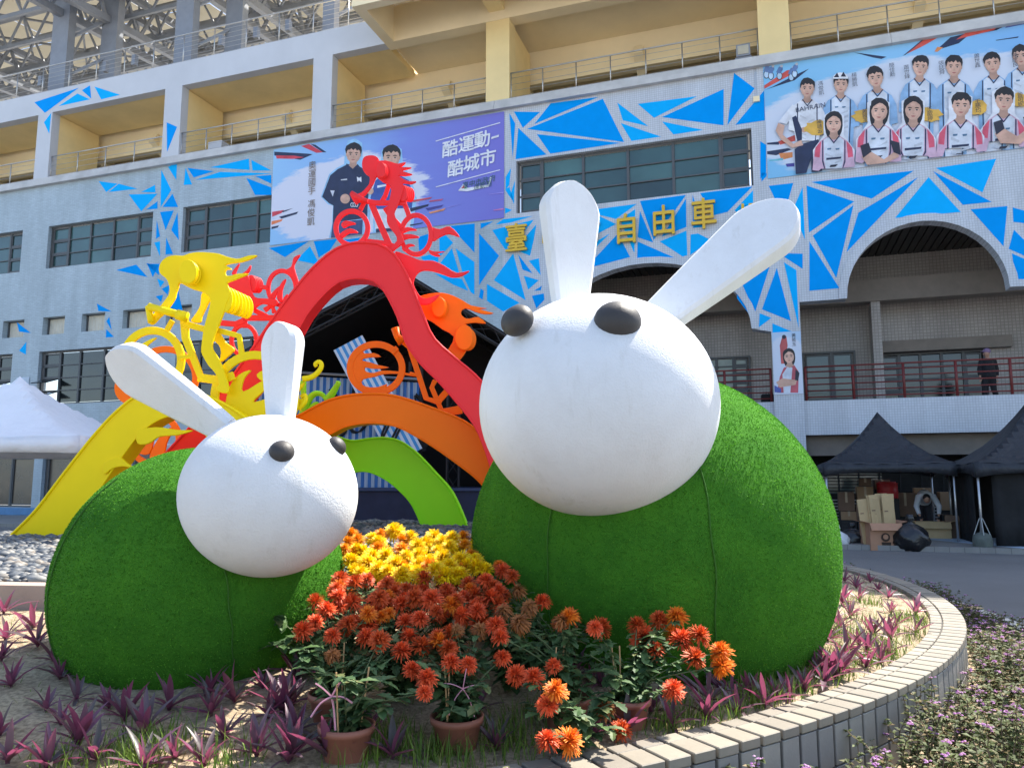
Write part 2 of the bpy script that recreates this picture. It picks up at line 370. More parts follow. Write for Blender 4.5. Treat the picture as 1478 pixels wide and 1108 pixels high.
# painted mural, each piece a thin layer of paint
MUR = []
def mur(org, sc, polys):
    for p in polys: MUR.append(tr(org, sc, p))
mur((730, 90), 7.385, [[(40, 545), (102, 655), (75, 1020)], [(88, 528), (365, 533), (183, 700)], [(305, 660), (480, 440), (990, 372)], [(228, 712), (1035, 392), (1262, 852)], [(332, 768), (1225, 862), (475, 975)], [(135, 702), (435, 985), (105, 1035)]])
MUR += [[(891, 148.5), (935.6, 182.5), (899, 174)], [(896, 178), (954, 197.5), (911.5, 203.7)]]
mur((920, 80), 7.385, [[(5, 520), (635, 438), (178, 668)], [(262, 660), (920, 362), (918, 748)], [(265, 708), (700, 797), (385, 845)], [(1030, 190), (1250, 355), (960, 745)], [(1350, 378), (1358, 695), (1045, 742)], [(1310, 918), (1372, 955), (1372, 1250), (1310, 1320)]])
mur((600, 270), 5.54, [[(275, 312), (472, 292), (470, 525), (340, 385)], [(190, 390), (230, 375), (300, 445), (190, 560)], [(195, 610), (290, 490), (350, 690), (250, 650)], [(320, 490), (470, 600), (470, 860), (440, 840), (385, 720)], [(150, 690), (370, 735), (420, 830), (300, 780)], [(507, 370), (667, 550), (507, 785)], [(520, 290), (620, 275), (520, 335)], [(640, 300), (700, 258), (940, 232), (760, 285)], [(612, 345), (945, 262), (735, 530)], [(780, 530), (880, 905), (625, 745)], [(850, 430), (965, 300), (945, 420), (915, 550), (815, 510)], [(820, 540), (935, 690), (855, 660)], [(865, 710), (985, 745), (900, 820)], [(905, 590), (985, 570), (1000, 705)], [(570, 775), (830, 925), (700, 995), (570, 910)], [(945, 830), (1010, 790), (1000, 825)], [(930, 870), (1025, 850), (1030, 900), (965, 970)], [(520, 810), (545, 830), (535, 900), (505, 880)], [(715, 20), (750, 0), (790, 130), (740, 60)], [(715, 165), (770, 185), (715, 215)], [(110, 640), (180, 600), (185, 520), (40, 560)], [(20, 400), (100, 375), (105, 440), (30, 540)]])
mur((550, 160), 6.155, [[(1108, 590), (1155, 510), (1140, 660), (1108, 700)], [(1190, 620), (1180, 830), (1150, 750)]])
mur((850, 260), 7.385, [[(-60, 330), (510, 255), (290, 415)], [(-40, 310), (290, 470), (-60, 650)], [(-70, 740), (225, 570), (0, 790)], [(310, 570), (440, 820), (60, 920), (20, 880)], [(495, 310), (485, 780), (330, 420)], [(545, 225), (1035, 160), (690, 640)], [(545, 330), (685, 665), (520, 610)], [(1035, 200), (1040, 500), (775, 605)], [(755, 655), (1040, 540), (1050, 800), (1000, 815)], [(520, 655), (1010, 870), (930, 860), (515, 830)], [(1105, 160), (1225, 500), (1110, 510)], [(1085, 580), (1165, 570), (1300, 640), (1080, 800)]])
MUR += [[(1010.5, 279), (1086, 269.5), (1050, 306), (1030, 311)], [(1087, 275), (1087, 322), (1060, 304)]]
mur((1040, 250), 4.43, [[(308, 82), (465, 64), (425, 200), (355, 180)], [(262, 0), (295, 0), (295, 20), (262, 55)], [(525, 90), (540, 425), (460, 240)], [(550, 80), (855, 182), (565, 380)], [(590, 400), (850, 205), (740, 670)], [(568, 435), (760, 735), (568, 752)], [(410, 430), (432, 480), (300, 470)], [(370, 512), (525, 515), (525, 612)], [(125, 680), (180, 560), (328, 552), (220, 890)], [(405, 570), (485, 620), (500, 990)], [(360, 605), (450, 945), (265, 870)], [(250, 895), (325, 925), (245, 985)], [(332, 960), (450, 1010), (500, 1020), (500, 1027), (332, 1022)], [(105, 690), (205, 930), (105, 800)]])
MUR += [[(1171, 263), (1319, 246.6), (1258, 287), (1200, 271)]]
mur((1200, 220), 5.277, [[(660, 190), (115, 760), (205, 460)], [(740, 190), (985, 455), (485, 500)], [(795, 120), (1255, 50), (1150, 305)], [(775, 145), (1220, 378), (1000, 400)], [(1060, 435), (1340, 410), (1310, 715)], [(1380, 420), (1560, 470), (1560, 550), (1385, 530)], [(1390, 590), (1500, 700), (1500, 800), (1350, 735)], [(1375, 770), (1500, 825), (1520, 965), (1400, 965)]])
mur((0, 0), 2.77, [[(395, 725), (470, 735), (425, 768)], [(475, 735), (550, 755), (435, 768)], [(565, 768), (620, 740), (622, 770)], [(515, 778), (630, 775), (565, 845)], [(645, 680), (685, 760), (642, 830)], [(690, 775), (712, 828), (650, 828)], [(630, 805), (630, 835), (585, 838)], [(672, 668), (708, 650), (705, 720)], [(735, 740), (742, 672), (768, 738)], [(750, 672), (855, 685), (775, 710)], [(840, 670), (995, 635), (998, 680)], [(1005, 640), (1085, 682), (1010, 682)], [(780, 720), (880, 688), (1090, 694)], [(985, 712), (1085, 750), (1085, 780), (1020, 780)], [(1020, 705), (1085, 700), (1085, 735)], [(640, 848), (695, 842), (662, 920)], [(710, 850), (715, 960), (685, 920)], [(627, 880), (640, 945), (624, 955)], [(617, 970), (640, 965), (640, 1025)], [(665, 950), (692, 1015), (662, 1018)], [(465, 1080), (545, 1058), (590, 1108)], [(585, 1055), (640, 1055), (635, 1100)]])
mur((350, 0), 2.77, [[(105, 992), (265, 965), (170, 1028)], [(270, 985), (310, 1060), (215, 1040)], [(285, 965), (380, 955), (350, 1000), (305, 1030)], [(400, 960), (470, 950), (440, 1010)]])
mur((0, 330), 2.357, [[(58, 318), (105, 355), (65, 350)], [(90, 385), (88, 428), (65, 415)], [(330, 255), (380, 282), (335, 280)], [(372, 300), (380, 345), (362, 315)], [(362, 342), (388, 368), (360, 370)], [(170, 635), (225, 615), (222, 660)], [(500, 118), (540, 125), (520, 165)], [(535, 170), (560, 180), (545, 200)], [(550, 205), (580, 190), (570, 225)], [(600, 185), (622, 280), (580, 270)], [(530, 230), (555, 225), (548, 250)]])
TOPM = [tr((0, 0), 2.77, p) for p in [[(138, 410), (315, 352), (180, 452)], [(235, 425), (310, 375), (360, 398)], [(328, 362), (360, 342), (365, 395)], [(378, 347), (480, 380), (405, 398)], [(205, 452), (197, 535), (176, 490)], [(667, 490), (708, 508), (668, 608)]]]
rnd = random.Random(4)
for p in MUR+TOPM:
    q = [FS(*c) for c in p]
    off = .010 if min(s for s, z in q) > XM-.01 else .006
    if p in TOPM: off = .006
    mb = MB(); mb.prism([(s, -off, z) for s, z in q], (0, .0035, 0))
    mb.build('mural_triangle', blue_a if rnd.random() < .5 else blue_b, B, world=False)

# recessed gallery behind the arches, ramp band, red railing
bb('gallery_wall', tile_in, (-20, 2.62, 3.2, 9.6, -4.6, -4.2), (5.9, 15.5, 3.2, 9.6, -4.6, -4.2), (2.62, 5.9, 6.35, 9.6, -4.6, -4.2))
bb('light_block_wall', M('dark_recess', (.03, .03, .03), .7), (-20, 15.5, 0, 10.2, -5.3, -5.0))  # added dark backing, blocks daylight leaking in around the gallery windows
bb('gallery_beam', M('taupe_beam', (.22, .19, .165), .7), (-20, 15.5, 7.55, 8.3, -3.4, -2.9))
for a_, c_ in ((2.35, 2.63), (9.6, 10.2), (-8.4, -7.8)): bb('gallery_column', tile_in, (a_, c_, 3.2, 7.55, -3.8, -3.0))
bb('lintel', M('taupe_beam', (.2, .2, .2)), (2.7, 6.6, 5.95, 6.34, -4.19, -3.9))
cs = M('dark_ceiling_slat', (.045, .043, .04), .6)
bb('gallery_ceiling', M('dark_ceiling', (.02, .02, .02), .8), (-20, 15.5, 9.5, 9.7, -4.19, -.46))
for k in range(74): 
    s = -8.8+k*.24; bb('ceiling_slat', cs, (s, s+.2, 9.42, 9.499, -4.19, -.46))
bb('gallery_floor', concrete, (-20, 15.5, 2.98, 3.8, -4.19, -.46))
bb('band', tile_right, (.003, 6.947, 2.96, 4.0, -.40, -.12), (7.803, 14.697, 2.96, 4.0, -.40, -.12)); bb('band', tile_right, (XM, -.863, 2.96, 4.0, -.40, -.12))
red_steel = M('red_painted_steel', (.16, .025, .022), .5, .15, 3)
for s0, s1, n in [(-8, -.9, 5), (.05, 6.9, 5)]: railing(s0, s1, 4.0, -.26, n, 1.05, 5, red_steel, red_steel, .04, .022)
window(.15, 1.9, 4.3, 6.1, [.55], 1, glass_m, -4.12); window(2.64, 5.88, 3.3, 5.94, [.2, .4, .6, .8], 6, glass_dk, -4.3)
window(-4.6, -1.6, 3.6, 6.1, [.2, .4, .6, .8], 8, M('glass_block', (.28, .32, .28), .2), -4.12)
bb('side_wall', tile_in, (-10.3, XM-.003, 0, 9.6, -4.6, -.46))
# ground floor: slatted shutters and glazing behind the tents
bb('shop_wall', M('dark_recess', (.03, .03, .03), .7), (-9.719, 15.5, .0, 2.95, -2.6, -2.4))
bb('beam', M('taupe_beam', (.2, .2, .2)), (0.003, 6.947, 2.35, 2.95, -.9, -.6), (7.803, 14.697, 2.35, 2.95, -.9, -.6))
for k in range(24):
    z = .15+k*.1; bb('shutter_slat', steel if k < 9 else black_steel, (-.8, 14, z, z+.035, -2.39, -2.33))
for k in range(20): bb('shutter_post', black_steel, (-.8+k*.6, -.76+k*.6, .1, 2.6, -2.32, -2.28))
bb('shop_glass', glass_mat('pale_glass', (.30, .40, .36)), (.3, 2.3, 1.15, 1.95, -2.395, -2.392))
# steel roof over the stands
ROOF = 27.2
def rz(o): return ROOF+(-o)*.10
for px0, px1, py in [(-140, -112, 50), (75, 98, 50), (253, 278, 40), (466, 481, 20)]:
    s0 = FS(px0, py, -1.2)[0]; s1 = FS(px1, py, -1.2)[0]; s1 = max(s1, s0+.55)
    bb('steel_column', grey_steel, (s0, s1, ZP-.5, rz(-1.2), -1.6, -1.2))
    bb('steel_column', grey_steel, (s0+1.6, s1+1.55, ZP-.5, rz(-1.2), -3.0, -2.6))
    mid = (s0+s1)/2
    for d in (0, 1.5):
        mb = MB()
        mb.beam((mid+d, -1.5, rz(1.5)-1.0), (mid+d, 24, rz(-24)-1.0), .28, .3); mb.beam((mid+d, -1.5, rz(1.5)-3.0), (mid+d, 24, rz(-24)-2.6), .3, .36)
        for k in range(12):
            o = 1.5-2.0*k; mb.beam((mid+d, -o, rz(o)-3.0), (mid+d, -o+1.0, rz(o-1)-1), .14, .14); mb.beam((mid+d, -o+1.0, rz(o-1)-1), (mid+d, -o+2.0, rz(o-2)-3), .14, .14)
        mb.build('roof_truss', grey_steel, B, world=False)
    for k in range(3):
        mb = MB(); mb.beam((mid, 1.4, ZP+1.5+k*2), (mid+1.5, 2.8, ZP+3.2+k*2), .12, .12); mb.build('lattice_brace', grey_steel, B, world=False)
for k in range(11):
    o = 1.0-2.3*k; mb = MB(); mb.beam((-60, -o, rz(o)-.55), (-14.7, -o, rz(o)-.55), .2, .36)
    mb.beam((-60, -o, rz(o)-2.3), (-14.7, -o, rz(o)-2.3), .14, .22)
    for q in range(23): 
        s = -60+q*2; mb.beam((s, -o, rz(o)-2.3), (s+1, -o, rz(o)-.6), .09, .09); mb.beam((s+1, -o, rz(o)-.6), (s+2, -o, rz(o)-2.3), .09, .09)
    mb.build('purlin', grey_steel, B, world=False)
for k in range(12):
    s = -60+k*4.1; mb = MB()
    for q in range(6):
        o = 0-4*q; mb.beam((s, -o, rz(o)-.5), (s+4.1, -o+4, rz(o-4)-.5), .1, .1); mb.beam((s+4.1, -o, rz(o)-.5), (s, -o+4, rz(o-4)-.5), .1, .1)
    mb.build('roof_bracing', grey_steel, B, world=False)
rp, t, b_ = nt('cream_roof_panel'); tl = t.nodes.new('ShaderNodeBsdfTranslucent'); ms = t.nodes.new('ShaderNodeMixShader'); ms.inputs[0].default_value = .65
tl.inputs[0].default_value = (.46, .43, .36, 1); b_.inputs['Base Color'].default_value = (.6, .58, .52, 1); outn = t.nodes['Material Output']
t.links.new(b_.outputs[0], ms.inputs[1]); t.links.new(tl.outputs[0], ms.inputs[2]); t.links.new(ms.outputs[0], outn.inputs[0])
for k in range(12):
    for q in range(6):
        s = -60+k*3.8; o = 1.5-4.4*q
        mb = MB(); mb.prism([(s, -o, rz(o)), (s+3.7, -o, rz(o)), (s+3.7, -o+4.3, rz(o-4.3)), (s, -o+4.3, rz(o-4.3))], (0, 0, .04)); mb.build('roof_panel', rp, B, world=False)
# speaker boxes / lights along the top rail
for s in (-37, -33.5, -29.5, -27.8, -23, -21.2, -19.6): bb('wall_light', grey_steel, (s, s+.2, ZP+.75, ZP+1.25, -.7, -.5))
# ------------------------------------------------------------------ lettering (turned into mesh)
def text_mesh(name, body, size, mat, bold=0., extrude=.001, shear=0., vertical=False, space=1.0):
    cu = bpy.data.curves.new(name, 'FONT'); cu.body = '\n'.join(body) if vertical else body
    cu.size = size; cu.offset = bold; cu.extrude = extrude; cu.shear = shear; cu.align_x = 'CENTER'; cu.align_y = 'CENTER'; cu.space_line = space; cu.resolution_u = 3
    o = bpy.data.objects.new(name, cu); col.objects.link(o)
    dg = bpy.context.evaluated_depsgraph_get(); me = bpy.data.meshes.new_from_object(o.evaluated_get(dg)); bpy.data.objects.remove(o)
    me.materials.clear(); me.materials.append(mat)
    rot = Matrix.Rotation(R(90), 4, 'X'); me.transform(rot); return me
def put_text(parent, me, x, off, z, ang=0):
    o = link('lettering', me, parent, world=False); o.location = (x, -off, z); o.rotation_euler = (0, -ang, 0); return o
ink = {}
def ik(c, rough=.5):
    k = 'print_%02x%02x%02x' % tuple(int(v*255) for v in c)
    return M(k, c, rough, .22, 2.6)
class Banner:
    def __init__(self, name, label, corners, group=None, cat='banner'):
        q = [FS(*c) for c in corners]
        self.s0 = (q[0][0]+q[3][0])/2; self.s1 = (q[1][0]+q[2][0])/2; self.z1 = (q[0][1]+q[1][1])/2; self.z0 = (q[2][1]+q[3][1])/2
        self.o = thing(name, label, cat, fw(self.s0, self.z0, .03), FROT, group); self.n = 0; self.inks = {}
    def loc(self, px, py):
        s, z = FS(px, py); s = min(max(s, self.s0+.01), self.s1-.01); z = min(max(z, self.z0+.01), self.z1-.01)
        return s-self.s0, z-self.z0
    def sheet(self, mat):
        w, h = self.s1-self.s0, self.z1-self.z0
        v = []; f = []; nx, nz = 24, 10
        for j in range(nz+1):
            for i in range(nx+1):
                v.append((w*i/nx, 0, h*j/nz))
        for j in range(nz):
            for i in range(nx): a = j*(nx+1)+i; f.append((a, a+1, a+nx+2, a+nx+1))
        n = len(v); v += [(x, .006, z) for x, y, z in v]; f += [tuple(i+n for i in reversed(q)) for q in f]
        link('sheet', mesh('sheet', v, f, mat, recalc=False), self.o, world=False)
    def ink(self, pts, c):                    # flat print, stacked in thin layers
        self.n += 1; off = .002+self.n*.00025
        self.inks.setdefault(c, MB()).add([(*[self.loc(*p)[0]], -off, self.loc(*p)[1]) for p in pts], [tuple(range(len(pts)))])
    def ell(self, cx, cy, rx, ry, c, a0=0, a1=360, n=18):
        self.ink([(cx+rx*math.cos(R(a0+(a1-a0)*i/n)), cy+ry*math.sin(R(a0+(a1-a0)*i/n))) for i in range(n if a1-a0 >= 360 else n+1)], c)
    def done(self):
        for c, mb in self.inks.items():
            mb.build('printed_art', ik(c), self.o, world=False, recalc=False, kind='stuff')
    def text(self, body, px, py, size, c, **k):
        ang = k.pop('ang', 0); x, z = self.loc(px, py); self.n += 1; bold = k.pop('bold', 0)
        me = text_mesh('lettering', body, size, ik(c), extrude=.0002, **k); d = bold*2.2
        vs0 = [v.co.copy() for v in me.vertices]; fs0 = [tuple(p.vertices) for p in me.polygons]; mb = MB()
        for n_, (dx, dz) in enumerate(((0, 0), (d, 0), (-d, 0), (0, d), (0, -d)) if bold > .004 else ((0, 0),)): mb.add([(v.x+dx, v.y-n_*.0006, v.z+dz) for v in vs0], fs0)
        put_text(self.o, mesh('lettering', mb.v, mb.f, ik(c), recalc=False), x, .004+self.n*.00025, z, ang)
def splash_mat(name, grad, white, cx, cz, rx, rz_, amp):
    m, t, b = nt(name); vec = coords(t); mp = t.nodes.new('ShaderNodeMapping'); mp.inputs['Rotation'].default_value = (0, R(14), 0); mp.inputs['Scale'].default_value = (.45, 1, 1.9)
    t.links.new(vec, mp.inputs[0]); nz = noise(t, mp.outputs[0], 1.1, 8, .68)
    sp = t.nodes.new('ShaderNodeSeparateXYZ'); t.links.new(vec, sp.inputs[0])
    def mth(op, a, b2):
        n = t.nodes.new('ShaderNodeMath'); n.operation = op
        for i, q in enumerate((a, b2)):
            if isinstance(q, (int, float)): n.inputs[i].default_value = q
            else: t.links.new(q, n.inputs[i])
        return n.outputs[0]
    dx = mth('POWER', mth('DIVIDE', mth('SUBTRACT', sp.outputs[0], cx), rx), 2); dz = mth('POWER', mth('DIVIDE', mth('SUBTRACT', sp.outputs[2], cz), rz_), 2)
    d = mth('ADD', mth('ADD', dx, dz), mth('MULTIPLY', mth('SUBTRACT', nz, .5), amp))
    g = ramp(t, mth('ADD', mth('DIVIDE', sp.outputs[0], 10), mth('MULTIPLY', mth('SUBTRACT', nz, .5), .25)), grad)
    mk = ramp(t, d, [(.80, (1, 1, 1)), (.95, (0, 0, 0))])
    mx = t.nodes.new('ShaderNodeMixRGB'); t.links.new(mk, mx.inputs[0]); t.links.new(g, mx.inputs[1]); mx.inputs[2].default_value = (*white, 1)
    t.links.new(mx.outputs[0], b.inputs['Base Color']); b.inputs['Roughness'].default_value = .5; return m
SKIN, SKIN2, HAIR, NAVY, INKD = (.62, .38, .29), (.50, .29, .21), (.025, .022, .025), (.025, .035, .085), (.03, .03, .05)
class Tilt:                                   # prints a head leaning by a few degrees
    def __init__(self, bn, x, y, a): self.b = bn; self.x = x; self.y = y; self.c = math.cos(a); self.s = math.sin(a)
    def ink(self, pts, c): self.b.ink([(self.x+(p-self.x)*self.c-(q-self.y)*self.s, self.y+(p-self.x)*self.s+(q-self.y)*self.c) for p, q in pts], c)
    def ell(self, cx, cy, rx, ry, c, a0=0, a1=360, n=18): self.ink([(cx+rx*math.cos(R(a0+(a1-a0)*i/n)), cy+ry*math.sin(R(a0+(a1-a0)*i/n))) for i in range(n if a1-a0 >= 360 else n+1)], c)
def face(bn, x, y, r, skin=SKIN, hair=HAIR, long=False, short=False):
    q = random.Random(int(x*7+y)); bn = Tilt(bn, x, y+1.6*r, R(q.uniform(-9, 5))); k = q.uniform(.9, 1.12); skin = tuple(min(1, v*k) for v in skin)
    P = lambda pts, c: bn.ink([(x+a*r, y+b2*r) for a, b2 in pts], c)
    dark = tuple(v*.74 for v in skin); lite = tuple(min(1, v*1.16) for v in skin)
    if long: P([(-1.06, -.5), (-1.08, .3), (-.95, 1.1), (-.72, 1.75), (-.3, 1.4), (.3, 1.4), (.66, 1.6), (.95, 1.0), (1.08, .3), (1.06, -.5)], hair)
    P([(-.40, .5), (.40, .5), (.46, 1.35), (.8, 1.62), (0, 2.0), (-.8, 1.62), (-.46, 1.35)], dark)
    if not long: P([(-.98, -.12), (-.86, -.16), (-.84, .3), (-.94, .26)], skin); P([(.98, -.12), (.86, -.16), (.84, .3), (.94, .26)], dark)
    P([(-.86, -.5), (-.88, .15), (-.76, .62), (-.48, .96), (-.2, 1.1), (.2, 1.1), (.48, .96), (.76, .62), (.88, .15), (.86, -.5), (.4, -.95), (-.4, -.95)], skin)
    P([(.88, .15), (.76, .62), (.48, .96), (.2, 1.1), (-.1, 1.1), (.3, .85), (.55, .4), (.66, -.3), (.86, -.5)], tuple(v*.88 for v in skin))
    P([(-.62, .25), (-.4, .2), (-.3, .42), (-.5, .52)], lite); P([(-.3, -.62), (.2, -.64), (.15, -.4), (-.25, -.4)], lite)
    j = lambda a: a+q.uniform(-.07, .07)
    top = [(-.96, -.05), (j(-1.04), -.55), (j(-.9), -1.0), (j(-.45), j(-1.36)), (j(.1), j(-1.46)), (j(.6), j(-1.3)), (j(.95), j(-.9)), (1.04, -.45), (.96, -.05)]
    if long: low = [(.86, -.1), (.7, -.52), (.3, -.82), (j(-.1), -.88), (-.35, -.7), (-.7, -.42), (-.86, -.05)]
    else: low = [(.86, -.1), (.82, -.4), (.62, j(-.62)), (.42, j(-.5)), (.2, j(-.7)), (-.05, j(-.48)), (-.3, j(-.68)), (-.5, j(-.46)), (-.72, j(-.55)), (-.84, -.3), (-.88, -.05)]
    P(top+low, hair)
    for e in (-.38, .38):
        P([(e-.24, -.2), (e, -.27), (e+.24, -.2), (e+.2, -.13), (e-.2, -.13)], (.06, .045, .04))
        P([(e-.19, .05), (e, -.03), (e+.19, .05), (e, .12)], (.55, .5, .48)); P([(e-.09, .0), (e+.09, .0), (e+.08, .11), (e-.08, .11)], HAIR); P([(e-.2, .03), (e, -.05), (e+.2, .03), (e, .0)], HAIR)
    P([(-.05, .05), (.07, .05), (.15, .42), (0, .48), (-.13, .42)], tuple(v*.93 for v in skin)); P([(-.13, .42), (0, .4), (.15, .42), (0, .49)], dark)
    P([(-.28, .68), (0, .64), (.28, .68), (.1, .8), (-.1, .8)], (.46, .17, .15)); P([(-.28, .68), (0, .69), (.28, .68), (0, .72)], (.25, .08, .08))
# --- left banner
LB = Banner('sports_banner', 'blue and purple banner showing a man in navy jacket beside the long window', [(396, 215), (729, 163), (727, 318), (390, 352)])
LB.sheet(splash_mat('blue_purple_banner', [(0, (.30, .55, .84)), (.35, (.25, .44, .80)), (.6, (.19, .25, .68)), (.95, (.18, .17, .60))], (.66, .68, .80), 3.2, 1.55, 3.9, 1.75, 1.5))
T = lambda pts: tr((380, 160), 5.54, pts)
for p, c in [([(92, 330), (350, 345), (400, 350), (300, 395), (92, 360)], NAVY), ([(105, 360), (250, 362), (330, 375), (240, 388), (110, 385)], (.62, .06, .09)), ([(305, 285), (370, 268), (480, 335), (430, 340)], (.62, .06, .09)), ([(380, 268), (420, 275), (510, 335), (480, 335)], NAVY),
    ([(75, 810), (170, 795), (150, 820), (75, 850)], (.62, .06, .09)), ([(150, 805), (245, 780), (200, 800), (160, 815)], NAVY), ([(130, 850), (285, 808), (270, 828), (150, 865)], NAVY), ([(70, 885), (160, 868), (150, 885), (70, 915)], (.75, .2, .08)), ([(70, 930), (130, 918), (120, 935), (70, 948)], NAVY)]: LB.ink(T(p), c)
LBC = (.30, .55, .80)
LB.ink(T([(465, 690), (530, 510), (590, 460), (650, 430), (655, 340), (680, 240), (740, 225), (795, 260), (800, 430), (860, 490), (870, 600), (850, 1010), (530, 1020), (555, 900), (560, 760), (520, 750)]), LBC)
LB.ink(T([(945, 420), (950, 320), (1030, 270), (1110, 310), (1120, 420), (1190, 560), (1230, 700), (1200, 990), (880, 1000), (890, 620)]), LBC)
LB.ink(T([(900, 560), (960, 520), (1080, 510), (1170, 560), (1200, 700), (1190, 800), (900, 800), (860, 700)]), (.05, .10, .36)); LB.ink(T([(915, 600), (985, 590), (985, 605), (915, 620)]), (.7, .72, .78))
LB.ink(T([(890, 790), (1190, 780), (1180, 940), (900, 950)]), (.66, .68, .74)); LB.ink(T([(905, 945), (1190, 935), (1185, 980), (905, 985)]), NAVY)
x, y = T([(1030, 375)])[0]; face(LB, x, y, 13)
LB.ink(T([(475, 690), (540, 520), (600, 470), (680, 430), (760, 440), (840, 490), (860, 560), (840, 720), (835, 860), (560, 895), (565, 760), (530, 742)]), NAVY)
LB.ink(T([(540, 640), (575, 640), (560, 690)]), (.62, .65, .75))
LB.ink(T([(560, 895), (800, 872), (792, 1012), (545, 1024)]), (.05, .08, .19)); LB.ink(T([(670, 1000), (690, 890), (700, 1000)]), NAVY)
LB.ink(T([(625, 552), (675, 546), (675, 557), (625, 560)]), (.6, .62, .68)); LB.ink(T([(752, 530), (770, 540), (788, 530), (790, 575), (770, 560), (758, 572)]), (.7, .72, .78))
x, y = T([(722, 350)])[0]; face(LB, x, y, 11.4, short=True); LB.ink(T([(672, 425), (720, 468), (760, 430), (775, 450), (720, 490), (660, 450)]), NAVY)
LB.ell(*T([(660, 707)])[0], 7, 7, SKIN); LB.ell(*T([(860, 645)])[0], 5, 5, SKIN)
for dx in (0, 18, 36): LB.ell(*T([(715+dx, 755)])[0], 2.4, 3.2, (.7, .72, .78)); LB.ell(*T([(715+dx, 755)])[0], 1.5, 2.2, NAVY)
T8 = lambda pts: tr((550, 160), 6.155, pts)
for p, c in [([(270, 800), (460, 770), (440, 785), (290, 815)], (.62, .08, .10)), ([(440, 800), (560, 785), (540, 800), (430, 815)], (.55, .1, .2)), ([(260, 870), (430, 832), (420, 850), (270, 900)], NAVY), ([(400, 870), (560, 838), (540, 858), (420, 890)], (.07, .06, .28)), ([(430, 905), (580, 868), (560, 890), (440, 918)], (.72, .28, .14)), ([(260, 1015), (380, 995), (370, 1004), (265, 1026)], NAVY), ([(960, 745), (1095, 725), (1095, 733), (965, 748)], (.35, .3, .75)), ([(1000, 885), (1095, 868), (1095, 882), (1005, 890)], (.6, .2, .45)), ([(590, 860), (745, 822), (700, 836), (600, 864)], (.3, .27, .7))]: LB.ink(T8(p), c)
WHT = (.74, .76, .82)
for p in [[(490, 272), (1062, 108), (1062, 116), (490, 280)], [(492, 678), (1062, 526), (1062, 533), (492, 686)]]: LB.ink(T8(p), WHT)
for ch, cx_, cy_ in [('酷', 612, 352), ('運', 757, 312), ('動', 898, 272)]: LB.text(ch, *T8([(cx_, cy_)])[0], .66, WHT, bold=.006, shear=.12, ang=R(5))
LB.ink(T8([(985, 240), (1052, 218), (1050, 238), (983, 258)]), WHT)
for ch, cx_, cy_ in [('酷', 660, 525), ('城', 802, 478), ('市', 948, 436)]: LB.text(ch, *T8([(cx_, cy_)])[0], .66, WHT, bold=.006, shear=.12, ang=R(5))
LB.ink(T8([(690, 715), (735, 655), (770, 690), (960, 660), (970, 590), (990, 600), (960, 680), (770, 720)]), WHT); LB.ink(T8([(715, 695), (740, 668), (755, 690)]), (.6, .08, .1)); LB.ink(T8([(740, 700), (755, 680), (770, 695)]), (.08, .35, .15))
LB.text('臺中市政府', *T8([(870, 640)])[0], .26, (.04, .12, .12), bold=.002, shear=.15, ang=R(6)); LB.text('運動局', *T8([(905, 672)])[0], .24, (.04, .12, .12), bold=.002, shear=.15, ang=R(6))
for i, ch in enumerate('奧運國手'): LB.text(ch, *T([(398-i*1.5, 445+i*67)])[0], .36, (.20, .15, .11), bold=.002)
for i, ch in enumerate('馮俊凱'): LB.text(ch, *T([(392-i*3, 752+i*70)])[0], .36, (.20, .15, .11), bold=.002)
LB.done()
# --- right banner
RB = Banner('team_banner', 'wide pale blue banner printed with two rows of cycling team athletes above the arch', [(1102, 96), (1512, 24.5), (1510, 202), (1108, 266)])
RB.sheet(splash_mat('pale_team_banner', [(0, (.20, .50, .78)), (.3, (.26, .55, .82)), (.6, (.22, .48, .80)), (.95, (.16, .36, .72))], (.62, .68, .80), 4.2, 1.5, 5.2, 1.85, 1.0))
T1 = lambda pts: tr((1090, 60), 5.275, pts); T2 = lambda pts: tr((1280, 20), 4.82, pts)
RED, ORG = (.60, .09, .07), (.72, .26, .09)
for p, c in [([(65, 340), (240, 225), (300, 215), (250, 270), (70, 365)], RED), ([(70, 375), (300, 300), (410, 212), (300, 262), (130, 350)], NAVY), ([(90, 775), (190, 765), (180, 790), (90, 788)], NAVY), ([(175, 765), (310, 712), (305, 760), (190, 790)], RED), ([(90, 840), (250, 815), (280, 825), (160, 870), (90, 862)], NAVY), ([(180, 855), (285, 845), (285, 885), (200, 905)], ORG), ([(105, 905), (215, 890), (210, 908), (108, 915)], (.15, .5, .62)), ([(232, 935), (298, 928), (298, 955), (240, 958)], (.07, .06, .3)), ([(750, 88), (1000, 122), (960, 138), (900, 128)], NAVY)]: RB.ink(T1(p), c)
for p, c in [([(115, 295), (270, 155), (380, 138), (250, 230)], RED), ([(110, 298), (255, 158), (270, 155), (130, 290)], NAVY), ([(340, 260), (440, 170), (600, 130), (840, 80), (760, 120), (560, 160), (500, 210)], NAVY), ([(480, 185), (560, 130), (780, 85), (740, 120)], RED), ([(840, 80), (1040, 40), (1040, 60), (820, 105)], (.09, .12, .36)), ([(755, 188), (915, 163), (910, 172), (760, 192)], NAVY), ([(330, 268), (350, 235), (390, 240), (350, 270)], ORG)]: RB.ink(T2(p), c)
for k, (cx_, cy_) in enumerate([(85, 225), (120, 235), (185, 235), (275, 245), (300, 220)]):
    a, b2 = T1([(cx_, cy_)])[0]; RB.ell(a, b2+6, 4.2, 6, INKD); RB.ell(a, b2+6, 3.2, 4.8, (.45, .6, .75)); RB.ink([(a-5, b2+1), (a-1, b2-7), (a+4, b2-8), (a+5, b2-3), (a+1, b2+3)], (.12, .2, .4)); RB.ell(a+3, b2-8, 2, 2, (.5, .5, .55))
